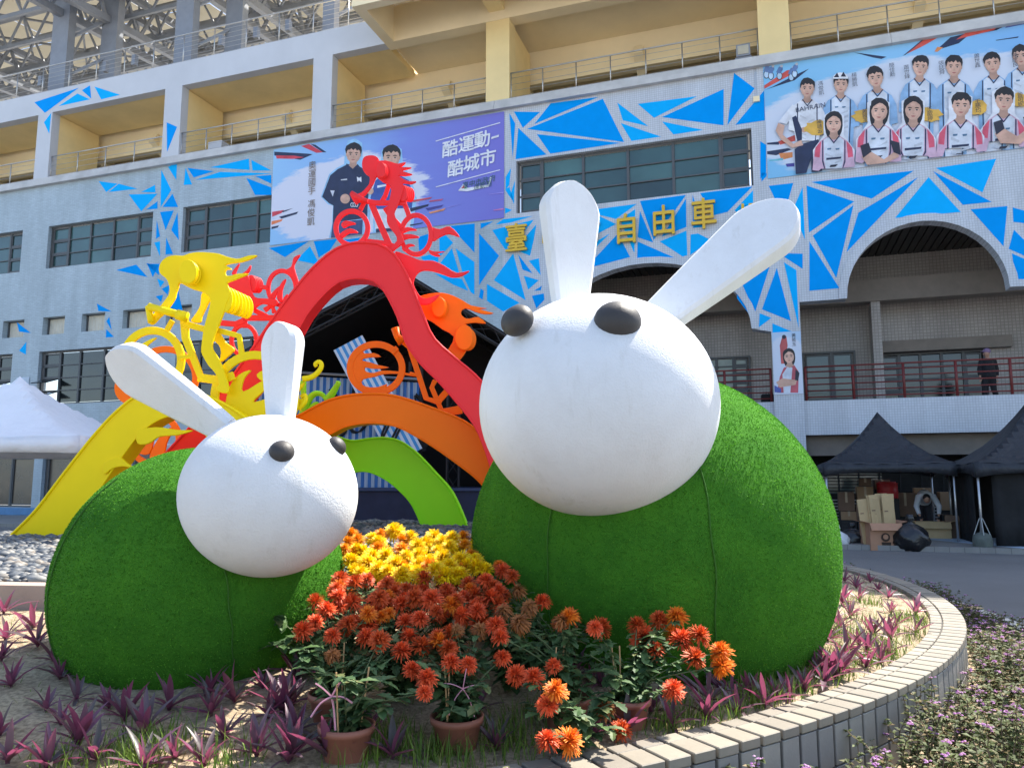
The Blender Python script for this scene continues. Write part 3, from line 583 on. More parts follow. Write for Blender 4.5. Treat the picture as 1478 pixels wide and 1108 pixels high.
def athlete(x, y, r, c, side, kind, bottom):
    if kind == 'w': RB.ink([(x-2.5*r, y+3.2*r), (x-1.2*r, y+1.4*r), (x-1.25*r, y-.9*r), (x, y-1.6*r), (x+1.25*r, y-.9*r), (x+1.2*r, y+1.4*r), (x+2.5*r, y+3.2*r), (x+2.4*r, bottom), (x-2.4*r, bottom)], (.72, .74, .80))
    RB.ink([(x-2.35*r, y+3.3*r), (x-1.75*r, y+2.2*r), (x-.6*r, y+1.42*r), (x+.6*r, y+1.42*r), (x+1.75*r, y+2.2*r), (x+2.35*r, y+3.3*r), (x+2.55*r, y+5.6*r), (x+1.8*r, y+5.8*r), (x+1.55*r, bottom), (x-1.55*r, bottom), (x-1.8*r, y+5.8*r), (x-2.55*r, y+5.6*r)], side)
    RB.ink([(x-1.2*r, y+2.0*r), (x-.55*r, y+1.5*r), (x, y+2.3*r), (x+.55*r, y+1.5*r), (x+1.2*r, y+2.0*r), (x+1.15*r, y+4.5*r), (x+.95*r, bottom), (x-.95*r, bottom), (x-1.15*r, y+4.5*r)], c)
    for e in (-1, 1):
        RB.ink([(x+e*1.25*r, y+2.0*r), (x+e*1.4*r, y+2.1*r), (x+e*1.4*r, y+4.6*r), (x+e*1.15*r, bottom), (x+e*1.03*r, bottom), (x+e*1.25*r, y+4.4*r)], NAVY)
        if kind == 'w': RB.ink([(x+e*1.5*r, y+2.1*r), (x+e*2.2*r, y+2.9*r), (x+e*2.3*r, y+4.0*r), (x+e*1.7*r, y+4.1*r)], (.66, .10, .16))
    q = random.Random(int(x)); dk = tuple(v*.80 for v in c)
    for k in range(5):
        yy = y+(3.4+.75*k+q.uniform(-.2, .2))*r; e = q.choice((-1, 1)); RB.ink([(x+e*1.0*r, yy), (x+e*.1*r, yy+.5*r*q.uniform(.6, 1.3)), (x+e*.15*r, yy+.58*r), (x+e*1.0*r, yy+.3*r)], dk)
    if kind == 'm':
        e = q.choice((-1, 1)); RB.ink([(x+e*2.5*r, y+4.2*r), (x+e*2.55*r, y+5.6*r), (x+e*.6*r, y+6.0*r), (x+e*.5*r, y+5.3*r)], tuple(min(1, v*1.12) for v in side)); RB.ell(x+e*.45*r, y+5.6*r, .45*r, .38*r, SKIN, n=10)
    face(RB, x, y, r, long=(kind == 'w' and (r < 13.3 or x < 1330)), short=(kind == 'm'))
    RB.ink([(x-.62*r, y+1.45*r), (x, y+2.25*r), (x+.62*r, y+1.45*r), (x+.72*r, y+1.55*r), (x, y+2.45*r), (x-.72*r, y+1.55*r)], NAVY)
    for k in range(2 if x > 1170 else 0): RB.ink([(x-.8*r+k*1.0*r, y+3.0*r), (x-.3*r+k*1.0*r, y+2.95*r), (x-.35*r+k*1.0*r, y+3.15*r), (x-.75*r+k*1.0*r, y+3.2*r)], (.1, .2, .32))
    if kind == 'w': RB.ink([(x-.9*r, y+4.15*r), (x+.9*r, y+4.0*r), (x+.85*r, y+4.22*r), (x-.9*r, y+4.4*r)], NAVY); RB.ink([(x-.4*r, y+5.0*r), (x+.5*r, y+4.9*r), (x+.2*r, y+5.2*r), (x-.5*r, y+5.25*r)], INKD)
bot = lambda x: 262-(x-1108)*.166
SB, WB = (.26, .44, .68), (.62, .67, .76)
for x, y, r in [(1475, 82, 11.6), (1433.5, 93, 12), (1376.5, 98, 12.2), (1326.7, 98, 11.6), (1266, 114, 11.6)]: athlete(x, y, r, WB, SB, 'm', y+11.5*r)
athlete(1213, 124, 10.6, WB, SB, 'm', 124+105)
RB.ell(1213, 116, 11, 9, (.75, .76, .8), 180, 360); RB.ink([(1203, 114), (1208, 107), (1211, 114)], INKD); RB.ink([(1213, 113), (1217, 106), (1221, 113)], INKD)
athlete(1165, 130, 10.6, (.70, .72, .78), (.70, .72, .78), 'm', 205)
RB.ink(T1([(355, 790), (480, 755), (520, 900), (510, 1040), (430, 1045), (425, 900), (390, 1050), (310, 1060), (300, 830)]), NAVY); RB.ink(T1([(155, 690), (175, 630), (225, 650), (210, 720), (290, 790), (350, 760), (365, 800), (280, 820), (200, 760)]), SKIN)
RB.ink(T1([(175, 625), (285, 490), (310, 520), (240, 640)]), (.70, .72, .78)); RB.ink(T1([(280, 590), (310, 575), (355, 680), (355, 760), (320, 770)]), NAVY)
RB.text('BAHRAIN', *T1([(420, 515)])[0], .21, NAVY, ang=R(3))
YEL = (.74, .44, .08)
def blot(x, y, w, h, seed):
    q = random.Random(seed); RB.ink([(x+w*math.cos(a*.35)*(.75+.45*q.random()), y+h*math.sin(a*.35)*(.75+.4*q.random())) for a in range(18)], YEL)
for i, (x, y) in enumerate([(1179, 187), (1247, 170), (1341, 168), (1408, 158), (1470, 147)]): blot(x, y, 17, 11, i)
for x, y, r in [(1447, 147, 13.4), (1385, 155, 13.8), (1317, 161, 13.4), (1267, 163, 13), (1203, 181, 12)]: athlete(x, y, r, WB, (.60, .40, .52), 'w', bot(x))
for x, y in [(1267, 235), (1458, 202)]:
    RB.ink([(x-24, y-6), (x-12, y-14), (x+8, y-2), (x+24, y-14), (x+30, y-6), (x+12, y+9), (x-16, y+8)], SKIN)
    RB.ink([(x-22, y-4), (x-26, y-22), (x-14, y-26), (x-10, y-13)], INKD); RB.ink([(x+22, y-12), (x+16, y-30), (x+30, y-26), (x+32, y-8)], INKD)
for s_, x, y in [('馮俊凱', 1184, 131), ('楊勝凱', 1232, 119), ('簡佳勳', 1286, 105), ('蕭世鋒', 1307, 108), ('張誌舜', 1357, 102), ('蕭世鑫', 1408, 92), ('陳建良', 1462, 91), ('陳靖云', 1182, 186), ('黃筱玉', 1247, 171), ('王歆婷', 1340, 168), ('王慈均', 1409, 157), ('曾可妮', 1470, 148)]:
    for i, ch in enumerate(s_): RB.text(ch, x+i*.6, y-6.6+i*6.6, .16, (.06, .06, .08), bold=.002)
RB.done()
# --- slim banner on the pillar and a small poster
PB = Banner('pillar_banner', 'slim upright banner of an athlete with folded arms on the tiled pillar', [(1114, 482), (1156, 476), (1159, 567), (1118, 571)])
PB.sheet(splash_mat('pillar_banner_print', [(0, (.45, .60, .78)), (1, (.2, .45, .75))], (.62, .68, .80), .4, .7, .7, 1.2, .6))
T9 = lambda pts: tr((1080, 400), 2.638, pts)
PB.ink(T9([(120, 260), (130, 225), (145, 225), (150, 260), (140, 330), (125, 330)]), (.5, .1, .1)); PB.ell(*T9([(136, 228)])[0], 3, 3, INKD)
PB.ink(T9([(110, 440), (120, 380), (135, 345), (175, 335), (192, 360), (190, 440)]), (.5, .1, .13)); PB.ink(T9([(135, 440), (130, 370), (150, 340), (168, 345), (160, 440)]), (.62, .67, .76))
PB.ink(T9([(106, 400), (130, 385), (185, 392), (180, 410), (120, 420)]), SKIN); PB.ink(T9([(180, 350), (195, 365), (190, 395), (178, 392)]), INKD)
x, y = T9([(158, 302)])[0]; face(PB, x, y, 8.2, long=True)
for i, ch in enumerate('黃筱玉'): PB.text(ch, 1145.5+i*.3, 484.5+i*6.3, .13, INKD, bold=.002)
PB.ink(T9([(95, 412), (125, 425), (125, 440), (95, 438)]), (.08, .12, .4)); PB.done()
PP = Banner('wall_poster', 'small rectangular poster on the grey wall left of the lower windows', [(23, 545), (42, 544), (42, 574), (24, 576)], cat='poster')
PP.sheet(ik((.50, .58, .68))); PP.ell(33, 563, 6, 7, (.3, .08, .1)); PP.ell(34, 552, 3, 3.5, SKIN); PP.ink([(25, 548), (31, 547), (31, 558), (26, 560)], (.1, .3, .6)); PP.done()
# --- gold sign over the arch
SG = thing('gold_sign', 'raised gold characters mounted on the blue mural above the arch', 'sign', fw(-5.3, 9.4, .02), FROT)
for ch, s, z in [('臺', -9.17, 9.95), ('中', -7.85, 9.85), ('市', -6.6, 9.85), ('自', -5.3, 9.85), ('由', -4.05, 10.0), ('車', -2.77, 10.08), ('場', -1.3, 9.75)]:
    me = text_mesh('character', ch, 1.08, gold, bold=.0, extrude=.045); o = link('character', me, SG, world=False); o.location = (s+5.3, -.09, z-9.4); o.scale = (.80, 1, 1)
    v0 = [v.co.copy() for v in me.vertices]; f0 = [tuple(p.vertices) for p in me.polygons]; mb = MB()
    for n_, (dx, dz) in enumerate(((0, 0), (.016, 0), (-.016, 0), (0, .014), (0, -.014))): mb.add([(v.x+dx, v.y-n_*.0012, v.z+dz) for v in v0], f0)
    o.data = mesh('character', mb.v, mb.f, gold, recalc=False)
# ------------------------------------------------------------------ open-air stage with black roof, behind the sculptures
YS = 18.2
ST = thing('event_stage', 'black covered stage with gabled truss roof behind the coloured arches', 'stage', (-3.2, YS, 0))
def truss(mb, p, q, w=.28, n=None):
    p, q = Vector(p), Vector(q); d = (q-p); L = d.length; n = n or max(3, int(L/.4)); u = Vector((0, 0, 1)); s = d.cross(u)
    if s.length < .01: u = Vector((0, 1, 0)); s = d.cross(u)
    s.normalize(); u = s.cross(d).normalized(); cs_ = [(s*a+u*b)*w/2 for a, b in ((-1, -1), (1, -1), (1, 1), (-1, 1))]
    for c in cs_: mb.tube([p+c, q+c], .025, 6)
    for i in range(n):
        a = p+d*(i/n); b2 = p+d*((i+1)/n)
        for k in range(4):
            e, g = (cs_[k], cs_[(k+1) % 4]) if i % 2 else (cs_[(k+1) % 4], cs_[k]); mb.tube([a+e, b2+g], .012, 4, cap=False)
AP = at(578, 392, YS); LE = at(330, 520, YS); RE = at(775, 512, YS)
dv = Vector((.9, 5.5, 0))
for nm, p, q in (('roof_sheet', LE, AP), ('roof_sheet', AP, RE)):
    mb = MB(); mb.prism([p+Vector((0, 0, .02)), q+Vector((0, 0, .02)), q+dv+Vector((0, 0, .02)), p+dv+Vector((0, 0, .02))], (0, 0, .05)); mb.build(nm, black_m, ST)
    mb = MB(); truss(mb, p+Vector((0, .1, -.18)), q+Vector((0, .1, -.18))); mb.build('roof_truss', black_steel, ST)
    mb = MB(); truss(mb, p+dv+Vector((0, -.3, -.18)), q+dv+Vector((0, -.3, -.18))); mb.build('roof_truss', black_steel, ST)
for p in (LE, RE, LE+dv, RE+dv):
    mb = MB(); truss(mb, (p.x, p.y+.15, 0), (p.x, p.y+.15, p.z-.35), .34); mb.build('tower', black_steel, ST)
for px in (600, 655):
    p = at(px, 560, YS+1.2); mb = MB(); truss(mb, (p.x, p.y, .9), (p.x, p.y, 4.6), .3); mb.build('tower', black_steel, ST)
mb = MB(); mb.prism([LE+dv, AP+dv, RE+dv, Vector((RE.x+dv.x, RE.y+dv.y, .0)), Vector((LE.x+dv.x, LE.y+dv.y, 0))], (.02, .12, 0)); mb.build('back_drape', black_m, ST)
for p, w in ((LE, .1), (RE, -.1)):
    mb = MB(); mb.prism([p+Vector((0, .5, -.4)), p+dv+Vector((0, -.02, -.4)), Vector((p.x+dv.x, p.y+dv.y-.02, 0)), Vector((p.x, p.y+.5, 0))], (w, 0, 0)); mb.build('side_drape', black_m, ST)
navy_c = M('navy_stage_skirt', (.018, .022, .05), .8, .2, 3)
g0 = at(420, 706, YS-.6); g1 = at(720, 706, YS-.6)
mb = MB(); mb.box((g0.x, YS-.6, 0), (g1.x+1.5, YS+4.4, 1.35)); mb.build('platform', navy_c, ST)
mb = MB(); mb.box((g0.x-.05, YS-.65, 1.36), (g1.x+1.5, YS+4.4, 1.42)); mb.build('platform_edge', M('navy_edge', (.03, .045, .10), .6), ST)
# corrugated striped wall with brush marks, and a leaning striped board
def stripe_mat(name, c1, c2, w, ang=0):
    m, t, b = nt(name); vec = coords(t); sp = t.nodes.new('ShaderNodeSeparateXYZ'); t.links.new(vec, sp.inputs[0])
    wv = t.nodes.new('ShaderNodeMath'); wv.operation = 'PINGPONG'; wv.inputs[1].default_value = w; t.links.new(sp.outputs[0], wv.inputs[0])
    dv_ = t.nodes.new('ShaderNodeMath'); dv_.operation = 'DIVIDE'; dv_.inputs[1].default_value = w; t.links.new(wv.outputs[0], dv_.inputs[0])
    t.links.new(ramp(t, dv_.outputs[0], [(.48, c1), (.52, c2)]), b.inputs['Base Color']); b.inputs['Roughness'].default_value = .6; return m
CB = thing('striped_screen', 'blue and white corrugated screen with black brush marks standing on the stage', 'screen', (at(520, 640, YS+1).x, YS+1, 1.42))
sm_ = stripe_mat('blue_white_stripe', (.03, .14, .38), (.36, .43, .52), .085)
x0 = at(360, 640, YS+1).x; x1 = at(604, 640, YS+1).x; zt = at(440, 538, YS+1).z; n = 90; v = []; f = []
for i in range(n+1):
    x = x0+(x1-x0)*i/n; y = YS+1+(.03 if i % 2 else 0); tz = zt-(x-x0)/(x1-x0)*.25
    v += [(x, y, 1.425), (x, y, tz), (x, y+.06, 1.425), (x, y+.06, tz)]
for i in range(n): a = i*4; f += [(a, a+4, a+5, a+1), (a+2, a+3, a+7, a+6), (a+1, a+5, a+7, a+3)]
link('corrugated_sheet', mesh('corrugated_sheet', v, f, sm_), CB)
rnd = random.Random(8)
for k in range(13):
    p = [(x0+1.2+k*.25+rnd.uniform(-.1, .1), YS+.985, zt-.5-rnd.random()*1.3)]
    for j in range(5): q = p[-1]; p.append((q[0]+rnd.uniform(-.25, .3), q[1], min(zt-.3, max(1.5, q[2]+rnd.uniform(-.32, .32)))))
    p = smooth_poly(p, False, 4); mb = MB(); mb.tube(p, [.012+.035*abs(math.sin(i*.5)) for i in range(len(p))], 5); mb.build('brush_mark', black_m, CB)
mb = MB(); zf = zt+.02; mb.tube([(x0, YS+.9, zf+.05), (x1, YS+.9, zf-.2)], .035, 6); mb.build('top_rail', steel, CB)
LBp = [at(*p, YS+.2) for p in ((486, 512), (518, 478), (606, 640), (572, 676))]
LP = thing('leaning_board', 'blue and white striped board leaning at a slant behind the orange wheel', 'board', (LBp[3].x, YS+.2, 1.42))
c = sum(LBp, Vector())/4; ax = (LBp[1]-LBp[0]).normalized(); ay = (LBp[3]-LBp[0]).normalized(); hw = (LBp[1]-LBp[0]).length/2; hl = (LBp[3]-LBp[0]).length/2
e = bpy.data.objects.new('panel', mesh('panel', *(lambda q: (q.v, q.f))(MB().box((-hw, -.02, -hl), (hw, .02, hl))), stripe_mat('board_stripe', (.04, .24, .52), (.50, .56, .64), .075))); col.objects.link(e); e.parent = LP
e.matrix_parent_inverse = W(LP).inverted(); e.location = c; e.rotation_euler = (0, math.atan2(-ay.x, -ay.z), 0)
for k in range(3):
    q = [c+ay*(.3+.35*k)+ax*(.3*math.cos(a*1.3))*1+Vector((0, -.03, .18*math.sin(a*1.7))) for a in range(6)]; q = smooth_poly(q, False, 4); mb = MB(); mb.tube(q, .03, 5); mb.build('brush_mark', black_m, LP)

# ------------------------------------------------------------------ coloured cyclist sculptures: steel arches with cut-out riders
def gloss(name, c):
    return M(name, c, .42, .04, 1.2, .03, 6, spec=.18)
YEL_M, RED_M, ORA_M, GRE_M = gloss('yellow_gloss_paint', (.97, .70, .003)), gloss('red_gloss_paint', (.90, .036, .042)), gloss('orange_gloss_paint', (.99, .18, .001)), gloss('green_gloss_paint', (.31, .86, .014))
LAY = [0]
def lay():                                    # no two plates share a plane
    LAY[0] = (LAY[0]+7) % 23; return LAY[0]*.0016
def plate(parent, name, pts, Y, th, mat, sm=True, n=3, bev=.012):
    Y += lay()
    p2 = smooth_poly([(a, b2, 0) for a, b2 in pts], True, n) if sm else [Vector((a, b2, 0)) for a, b2 in pts]
    mb = MB(); mb.prism([at(q.x, q.y, Y) for q in p2], (0, th, 0)); o = mb.build(name, mat, parent)
    if bev: bevel(o, bev, 2, 50)
    return o
def band_plate(parent, name, outer, inner, Y, th, mat, lip=True):
    a = [at(q.x, q.y, Y) for q in smooth_poly([(x, y, 0) for x, y in outer], False, 6)]; b2 = [at(q.x, q.y, Y) for q in smooth_poly([(x, y, 0) for x, y in inner], False, 6)]
    n = min(len(a), len(b2)); v = []; f = []
    def rs(p, n):
        L = [0]
        for i in range(1, len(p)): L.append(L[-1]+(p[i]-p[i-1]).length)
        out = []; j = 0
        for i in range(n):
            t_ = L[-1]*i/(n-1)
            while j < len(p)-2 and L[j+1] < t_: j += 1
            out.append(p[j].lerp(p[j+1], (t_-L[j])/max(1e-9, L[j+1]-L[j])))
        return out
    n = 70; a = rs(a, n); b2 = rs(b2, n); d = Vector((0, th, 0))
    for i in range(n): v += [a[i], b2[i], a[i]+d, b2[i]+d]
    for i in range(n-1):
        k = i*4; f += [(k, k+4, k+5, k+1), (k+2, k+3, k+7, k+6), (k, k+2, k+6, k+4), (k+1, k+5, k+7, k+3)]
    f += [(0, 1, 3, 2), (n*4-4, n*4-2, n*4-1, n*4-3)]
    o = link(name, mesh(name, v, f, mat), parent); bevel(o, .015, 2, 40)
    if lip:
        mb = MB(); mb.tube([q+Vector((0, -.008, 0)) for q in a], .02, 6); mb.build('edge_bead', mat, parent, smooth=True)
        mb = MB(); mb.tube([q+Vector((0, -.008, 0)) for q in b2], .014, 6); mb.build('edge_bead', mat, parent, smooth=True)
    return o
def ring(parent, name, cx, cy, rx, ry, w, Y, th, mat, n=40):
    Y += lay()
    v = []; f = []
    for i in range(n):
        a = 2*math.pi*i/n; c_, s_ = math.cos(a), math.sin(a)
        p = at(cx+rx*c_, cy+ry*s_, Y); q = at(cx+(rx-w)*c_, cy+(ry-w)*s_, Y); v += [p, q, p+Vector((0, th, 0)), q+Vector((0, th, 0))]
    for i in range(n):
        k = i*4; m_ = ((i+1) % n)*4; f += [(k, m_, m_+1, k+1), (k+2, k+3, m_+3, m_+2), (k, k+2, m_+2, m_), (k+1, m_+1, m_+3, k+3)]
    o = link(name, mesh(name, v, f, mat), parent); bevel(o, .01, 2, 50); return o
def discs(parent, name, cx, cy, rx, ry, dx, dy, k, Y, mat, dY=.1, shrink=.97):
    for i in range(k):
        plate(parent, name, [(cx+dx*i+rx*shrink**i*math.cos(R(a)), cy+dy*i+ry*shrink**i*math.sin(R(a))) for a in range(0, 360, 15)], Y+dY*i, .03, mat, False, bev=.012)
def bar(parent, name, p, q, Y, r, mat, th=None):
    mb = MB()
    if th: 
        a, b2 = at(*p, Y), at(*q, Y); mb.beam(a+Vector((0, th/2, 0)), b2+Vector((0, th/2, 0)), th, 2*r, up=(0, 1, 0) if False else (0, 0, 1)); 
    else: mb.tube([at(*p, Y), at(*q, Y)], r, 10)
    return mb.build(name, mat, parent, smooth=not th)
def strip(parent, name, pts, w, Y, th, mat):   # flat bar of constant width along a traced line
    L, Rr = [], []
    for i, p in enumerate(pts):
        a = Vector(pts[max(0, i-1)]); b2 = Vector(pts[min(len(pts)-1, i+1)]); d = (b2-a).normalized(); n = Vector((-d.y, d.x)); ww = w[i] if isinstance(w, (list, tuple)) else w
        L.append(Vector(p)+n*ww/2); Rr.append(Vector(p)-n*ww/2)
    return plate(parent, name, [tuple(q) for q in L+Rr[::-1]], Y, th, mat, False, bev=.008)
ZPB = .86                                     # top of the pebble bed
# yellow
YY = 10.45
Y_ = thing('yellow_cyclist_sculpture', 'yellow steel arch with a cut-out cyclist and flame tails', 'sculpture', (at(60, 773, YY).x, YY, ZPB))
band_plate(Y_, 'arch', [(10, 778), (51, 737), (93, 682), (140, 623), (178, 585), (215, 562), (255, 560), (300, 572), (345, 596), (385, 632), (415, 680), (440, 725), (465, 778)], [(102, 778), (140, 712), (187, 644), (215, 614), (248, 600), (282, 612), (310, 645), (335, 700), (352, 778)], YY, .42, YEL_M)
plate(Y_, 'flame', [(198, 622), (225, 616), (255, 620), (278, 621), (255, 628), (230, 630), (214, 640), (198, 640)], YY-.06, .05, YEL_M)
plate(Y_, 'flame', [(150, 668), (172, 660), (182, 667), (193, 676), (178, 673), (162, 676), (150, 684)], YY-.06, .05, YEL_M)
TY = lambda p: tr((200, 350), 5.54, p); YR = YY+.16
plate(Y_, 'rider', TY([(160, 210), (167, 175), (190, 140), (230, 112), (290, 100), (350, 104), (400, 86), (470, 75), (560, 78), (640, 88), (700, 110), (780, 128), (830, 118), (880, 102), (948, 101), (900, 130), (820, 155), (740, 165), (690, 180), (720, 192), (742, 213), (702, 214), (690, 240), (702, 263), (740, 262), (800, 246), (882, 249), (820, 275), (760, 300), (705, 322), (722, 360), (730, 400), (722, 445), (700, 490), (680, 560), (640, 660), (602, 760), (587, 830), (602, 870), (640, 930), (672, 1000), (700, 1080), (712, 1120), (722, 1180), (700, 1205), (630, 1190), (612, 1160), (640, 1140), (630, 1080), (600, 1030), (555, 980), (520, 920), (498, 870), (503, 800), (515, 700), (530, 640), (550, 570), (572, 460), (520, 400), (430, 372), (370, 342), (325, 322), (315, 360), (300, 400), (290, 445), (255, 500), (210, 560), (160, 605), (125, 645), (95, 655), (78, 635), (90, 600), (140, 545), (180, 495), (215, 450), (240, 412), (245, 370), (235, 320), (215, 284), (180, 257), (163, 232)]), YR, .05, YEL_M, n=2)
discs(Y_, 'shoulder_disc', *TY([(392, 232)])[0], 13.2, 17.4, 3.2, 1.6, 3, YR-.2, YEL_M, .07)
discs(Y_, 'thigh_disc', *TY([(690, 450)])[0], 11, 19.5, 5.2, 2.0, 7, YR+.04, YEL_M, .09, .975)
plate(Y_, 'far_arm', TY([(505, 400), (575, 430), (548, 500), (505, 590), (490, 638), (415, 628), (455, 565), (490, 500)]), YR+.32, .05, YEL_M)
plate(Y_, 'far_leg', TY([(620, 690), (660, 740), (700, 800), (765, 850), (720, 905), (650, 955), (655, 880), (640, 820), (580, 760)]), YR+.30, .05, YEL_M)
bar(Y_, 'handlebar', *TY([(82, 512), (378, 594)]), YR-.05, .055, YEL_M); bar(Y_, 'grip', *TY([(78, 510), (100, 640)]), YR-.02, .045, YEL_M); bar(Y_, 'grip', *TY([(310, 575), (385, 596)]), YR-.05, .075, YEL_M)
TB = lambda p: TY(p)
strip(Y_, 'frame_tube', TB([(360, 600), (370, 760), (500, 1090)]), [12, 11, 9], YR+.1, .05, YEL_M); strip(Y_, 'frame_tube', TB([(340, 640), (520, 690), (640, 640)]), 9, YR+.11, .05, YEL_M)
strip(Y_, 'frame_tube', TB([(265, 620), (220, 700)]), 7, YR+.1, .05, YEL_M); strip(Y_, 'seat_post', TB([(630, 700), (800, 745), (822, 900)]), 8, YR+.12, .05, YEL_M); strip(Y_, 'chain_stay', TB([(430, 905), (320, 920)]), 6, YR+.12, .05, YEL_M)
strip(Y_, 'chain_stay', TB([(470, 1075), (640, 1100), (760, 1060)]), 12, YR+.12, .05, YEL_M)
ring(Y_, 'wheel', 219, 519, 47, 48, 11, YR+.14, .05, YEL_M); ring(Y_, 'wheel', 367, 574, 64, 68, 12, YR+.14, .05, YEL_M)
plate(Y_, 'flame', [(200, 500), (215, 490), (226, 487), (215, 496), (205, 506)], YR+.15, .04, YEL_M)
for p in ([(330, 560), (345, 540), (362, 534), (352, 546), (350, 565), (380, 548), (395, 545), (385, 560), (365, 580), (405, 568), (420, 566), (405, 582), (380, 600), (410, 596), (425, 600), (395, 625), (350, 625), (325, 600)], [(385, 600), (400, 580), (425, 560), (440, 552), (425, 575), (440, 575), (425, 595), (400, 615)], [(370, 540), (390, 530), (410, 528), (395, 540), (380, 550)]): plate(Y_, 'flame', p, YR+.2, .05, YEL_M)
for p in ([(437, 547), (450, 544), (460, 536), (464, 527), (460.5, 522), (455, 525), (457, 529)], [(430, 590), (438, 582), (441, 577), (440, 570), (434, 573)]):
    q = smooth_poly([at(*c_, YR+.25) for c_ in p], False, 4); mb = MB(); mb.tube(q, [.045-.02*i/len(q) for i in range(len(q))], 8); mb.build('tendril', YEL_M, Y_, smooth=True)
# red
YRD = 11.5
RD = thing('red_cyclist_sculpture', 'tall red steel arch with red cut-out cyclists on top and on its flank', 'sculpture', (at(440, 760, YRD).x, YRD, ZPB))
band_plate(RD, 'arch', [(150, 766), (190, 720), (230, 665), (280, 610), (330, 550), (370, 495), (395, 458), (424, 419), (448, 390), (477, 364), (502, 352), (526, 350), (548, 353), (569, 367), (586, 394), (599, 424), (611, 455), (626, 488), (655, 515), (691, 546), (725, 590), (760, 660), (800, 766)], [(235, 766), (270, 690), (320, 620), (370, 560), (405, 515), (431, 476), (442, 456), (461, 432), (483, 411), (502, 403), (526, 402), (542, 407), (553, 418), (564, 437), (575, 461), (585, 493), (605, 523), (633, 551), (660, 582), (688, 620), (710, 680), (730, 766)], YRD, .40, RED_M)
TR = lambda p: tr((470, 210), 5.832, p); RR = YRD+.15
plate(RD, 'rider', TR([(305, 150), (315, 110), (340, 88), (390, 82), (425, 92), (447, 116), (432, 130), (500, 125), (560, 140), (610, 153), (672, 138), (645, 168), (620, 180), (722, 183), (680, 197), (640, 213), (728, 240), (660, 252), (612, 250), (650, 278), (700, 300), (762, 300), (720, 321), (650, 312), (655, 345), (642, 400), (620, 470), (592, 530), (577, 570), (600, 640), (620, 700), (656, 790), (640, 830), (548, 892), (530, 878), (600, 800), (580, 740), (540, 690), (515, 640), (518, 560), (525, 500), (552, 380), (530, 330), (480, 305), (440, 272), (425, 262), (400, 320), (352, 390), (295, 450), (262, 490), (235, 472), (205, 412), (222, 393), (250, 408), (300, 395), (340, 355), (366, 320), (370, 262), (340, 240), (312, 200)]), RR, .05, RED_M, n=2)
discs(RD, 'shoulder_disc', *TR([(468, 205)])[0], 6.8, 11, 2.2, .8, 3, RR-.18, RED_M, .07); discs(RD, 'thigh_disc', *TR([(650, 400)])[0], 6.5, 12, 2.8, .6, 5, RR+.03, RED_M, .08)
ring(RD, 'wheel', *TR([(218, 692)])[0], 26.5, 28, 7, RR+.1, .05, RED_M); ring(RD, 'wheel', *TR([(760, 748)])[0], 24.8, 31.5, 6.5, RR+.1, .05, RED_M)
for p in ([(885, 690), (960, 702), (1045, 680), (1130, 768), (1040, 742), (960, 770), (912, 802), (880, 780)], [(868, 878), (920, 892), (1000, 890), (940, 905), (965, 925), (930, 930), (880, 908)], [(590, 890), (700, 925), (800, 965), (900, 968), (1000, 1010), (1100, 1070), (1210, 1052), (1150, 1095), (1060, 1108), (960, 1072), (860, 1050), (790, 1062), (752, 1110), (740, 1170), (790, 1260), (850, 1285), (960, 1250), (880, 1330), (780, 1330), (700, 1250), (680, 1120), (650, 1000), (600, 940)], [(620, 720), (690, 685), (770, 710), (700, 715), (640, 745), (720, 745), (790, 770), (700, 780), (640, 790)], [(640, 860), (700, 825), (752, 840), (700, 850), (670, 890)], [(130, 660), (170, 630), (255, 655), (200, 668), (150, 690)], [(120, 740), (200, 695), (275, 730), (200, 735), (150, 770), (110, 790)]): plate(RD, 'flame', TR(p), RR+.11, .05, RED_M)
for p, w in (([(280, 455), (420, 480), (680, 480)], 7), ([(385, 490), (470, 690), (560, 890)], 9), ([(660, 480), (690, 560), (705, 610)], 7), ([(320, 480), (290, 540)], 6), ([(340, 800), (480, 815), (600, 850)], 6), ([(500, 520), (560, 610), (640, 700)], 8), ([(530, 330), (500, 420), (470, 470)], 6)): strip(RD, 'frame_tube', TR(p), w, RR+.09, .045, RED_M)
mb = MB(); mb.tube([at(*c_, RR-.1) for c_ in TR([(215, 400), (300, 450), (350, 470)])], .04, 8); mb.build('handlebar', RED_M, RD, smooth=True)
T4 = lambda p: tr((280, 350), 5.54, p)
plate(RD, 'rider', T4([(230, 320), (330, 290), (400, 258), (435, 268), (450, 340), (480, 430), (560, 445), (650, 452), (668, 480), (640, 510), (560, 490), (520, 500), (470, 540), (430, 560), (340, 480), (270, 400)]), RR+.3, .05, RED_M); discs(RD, 'thigh_disc', *T4([(455, 330)])[0], 8, 13, 2.6, .5, 5, RR+.33, RED_M, .07)
ring(RD, 'wheel', *T4([(700, 362)])[0], 23, 28, 6, RR+.36, .05, RED_M); ring(RD, 'wheel', *T4([(395, 780)])[0], 21, 25, 6, RR+.36, .05, RED_M)
plate(RD, 'flame', T4([(720, 225), (775, 190), (795, 120), (850, 95), (815, 150), (800, 200), (835, 320), (810, 330), (770, 250)]), RR+.36, .05, RED_M)
for p in ([(600, 440), (640, 380), (690, 345), (660, 410), (640, 450)], [(660, 440), (690, 330), (735, 290), (705, 380), (700, 480)], [(700, 500), (715, 440), (748, 410), (730, 470)], [(300, 250), (320, 210), (362, 165), (335, 230), (330, 260)], [(380, 250), (420, 220), (450, 178), (445, 220), (410, 255)]): plate(RD, 'flame', T4(p), RR+.37, .05, RED_M)
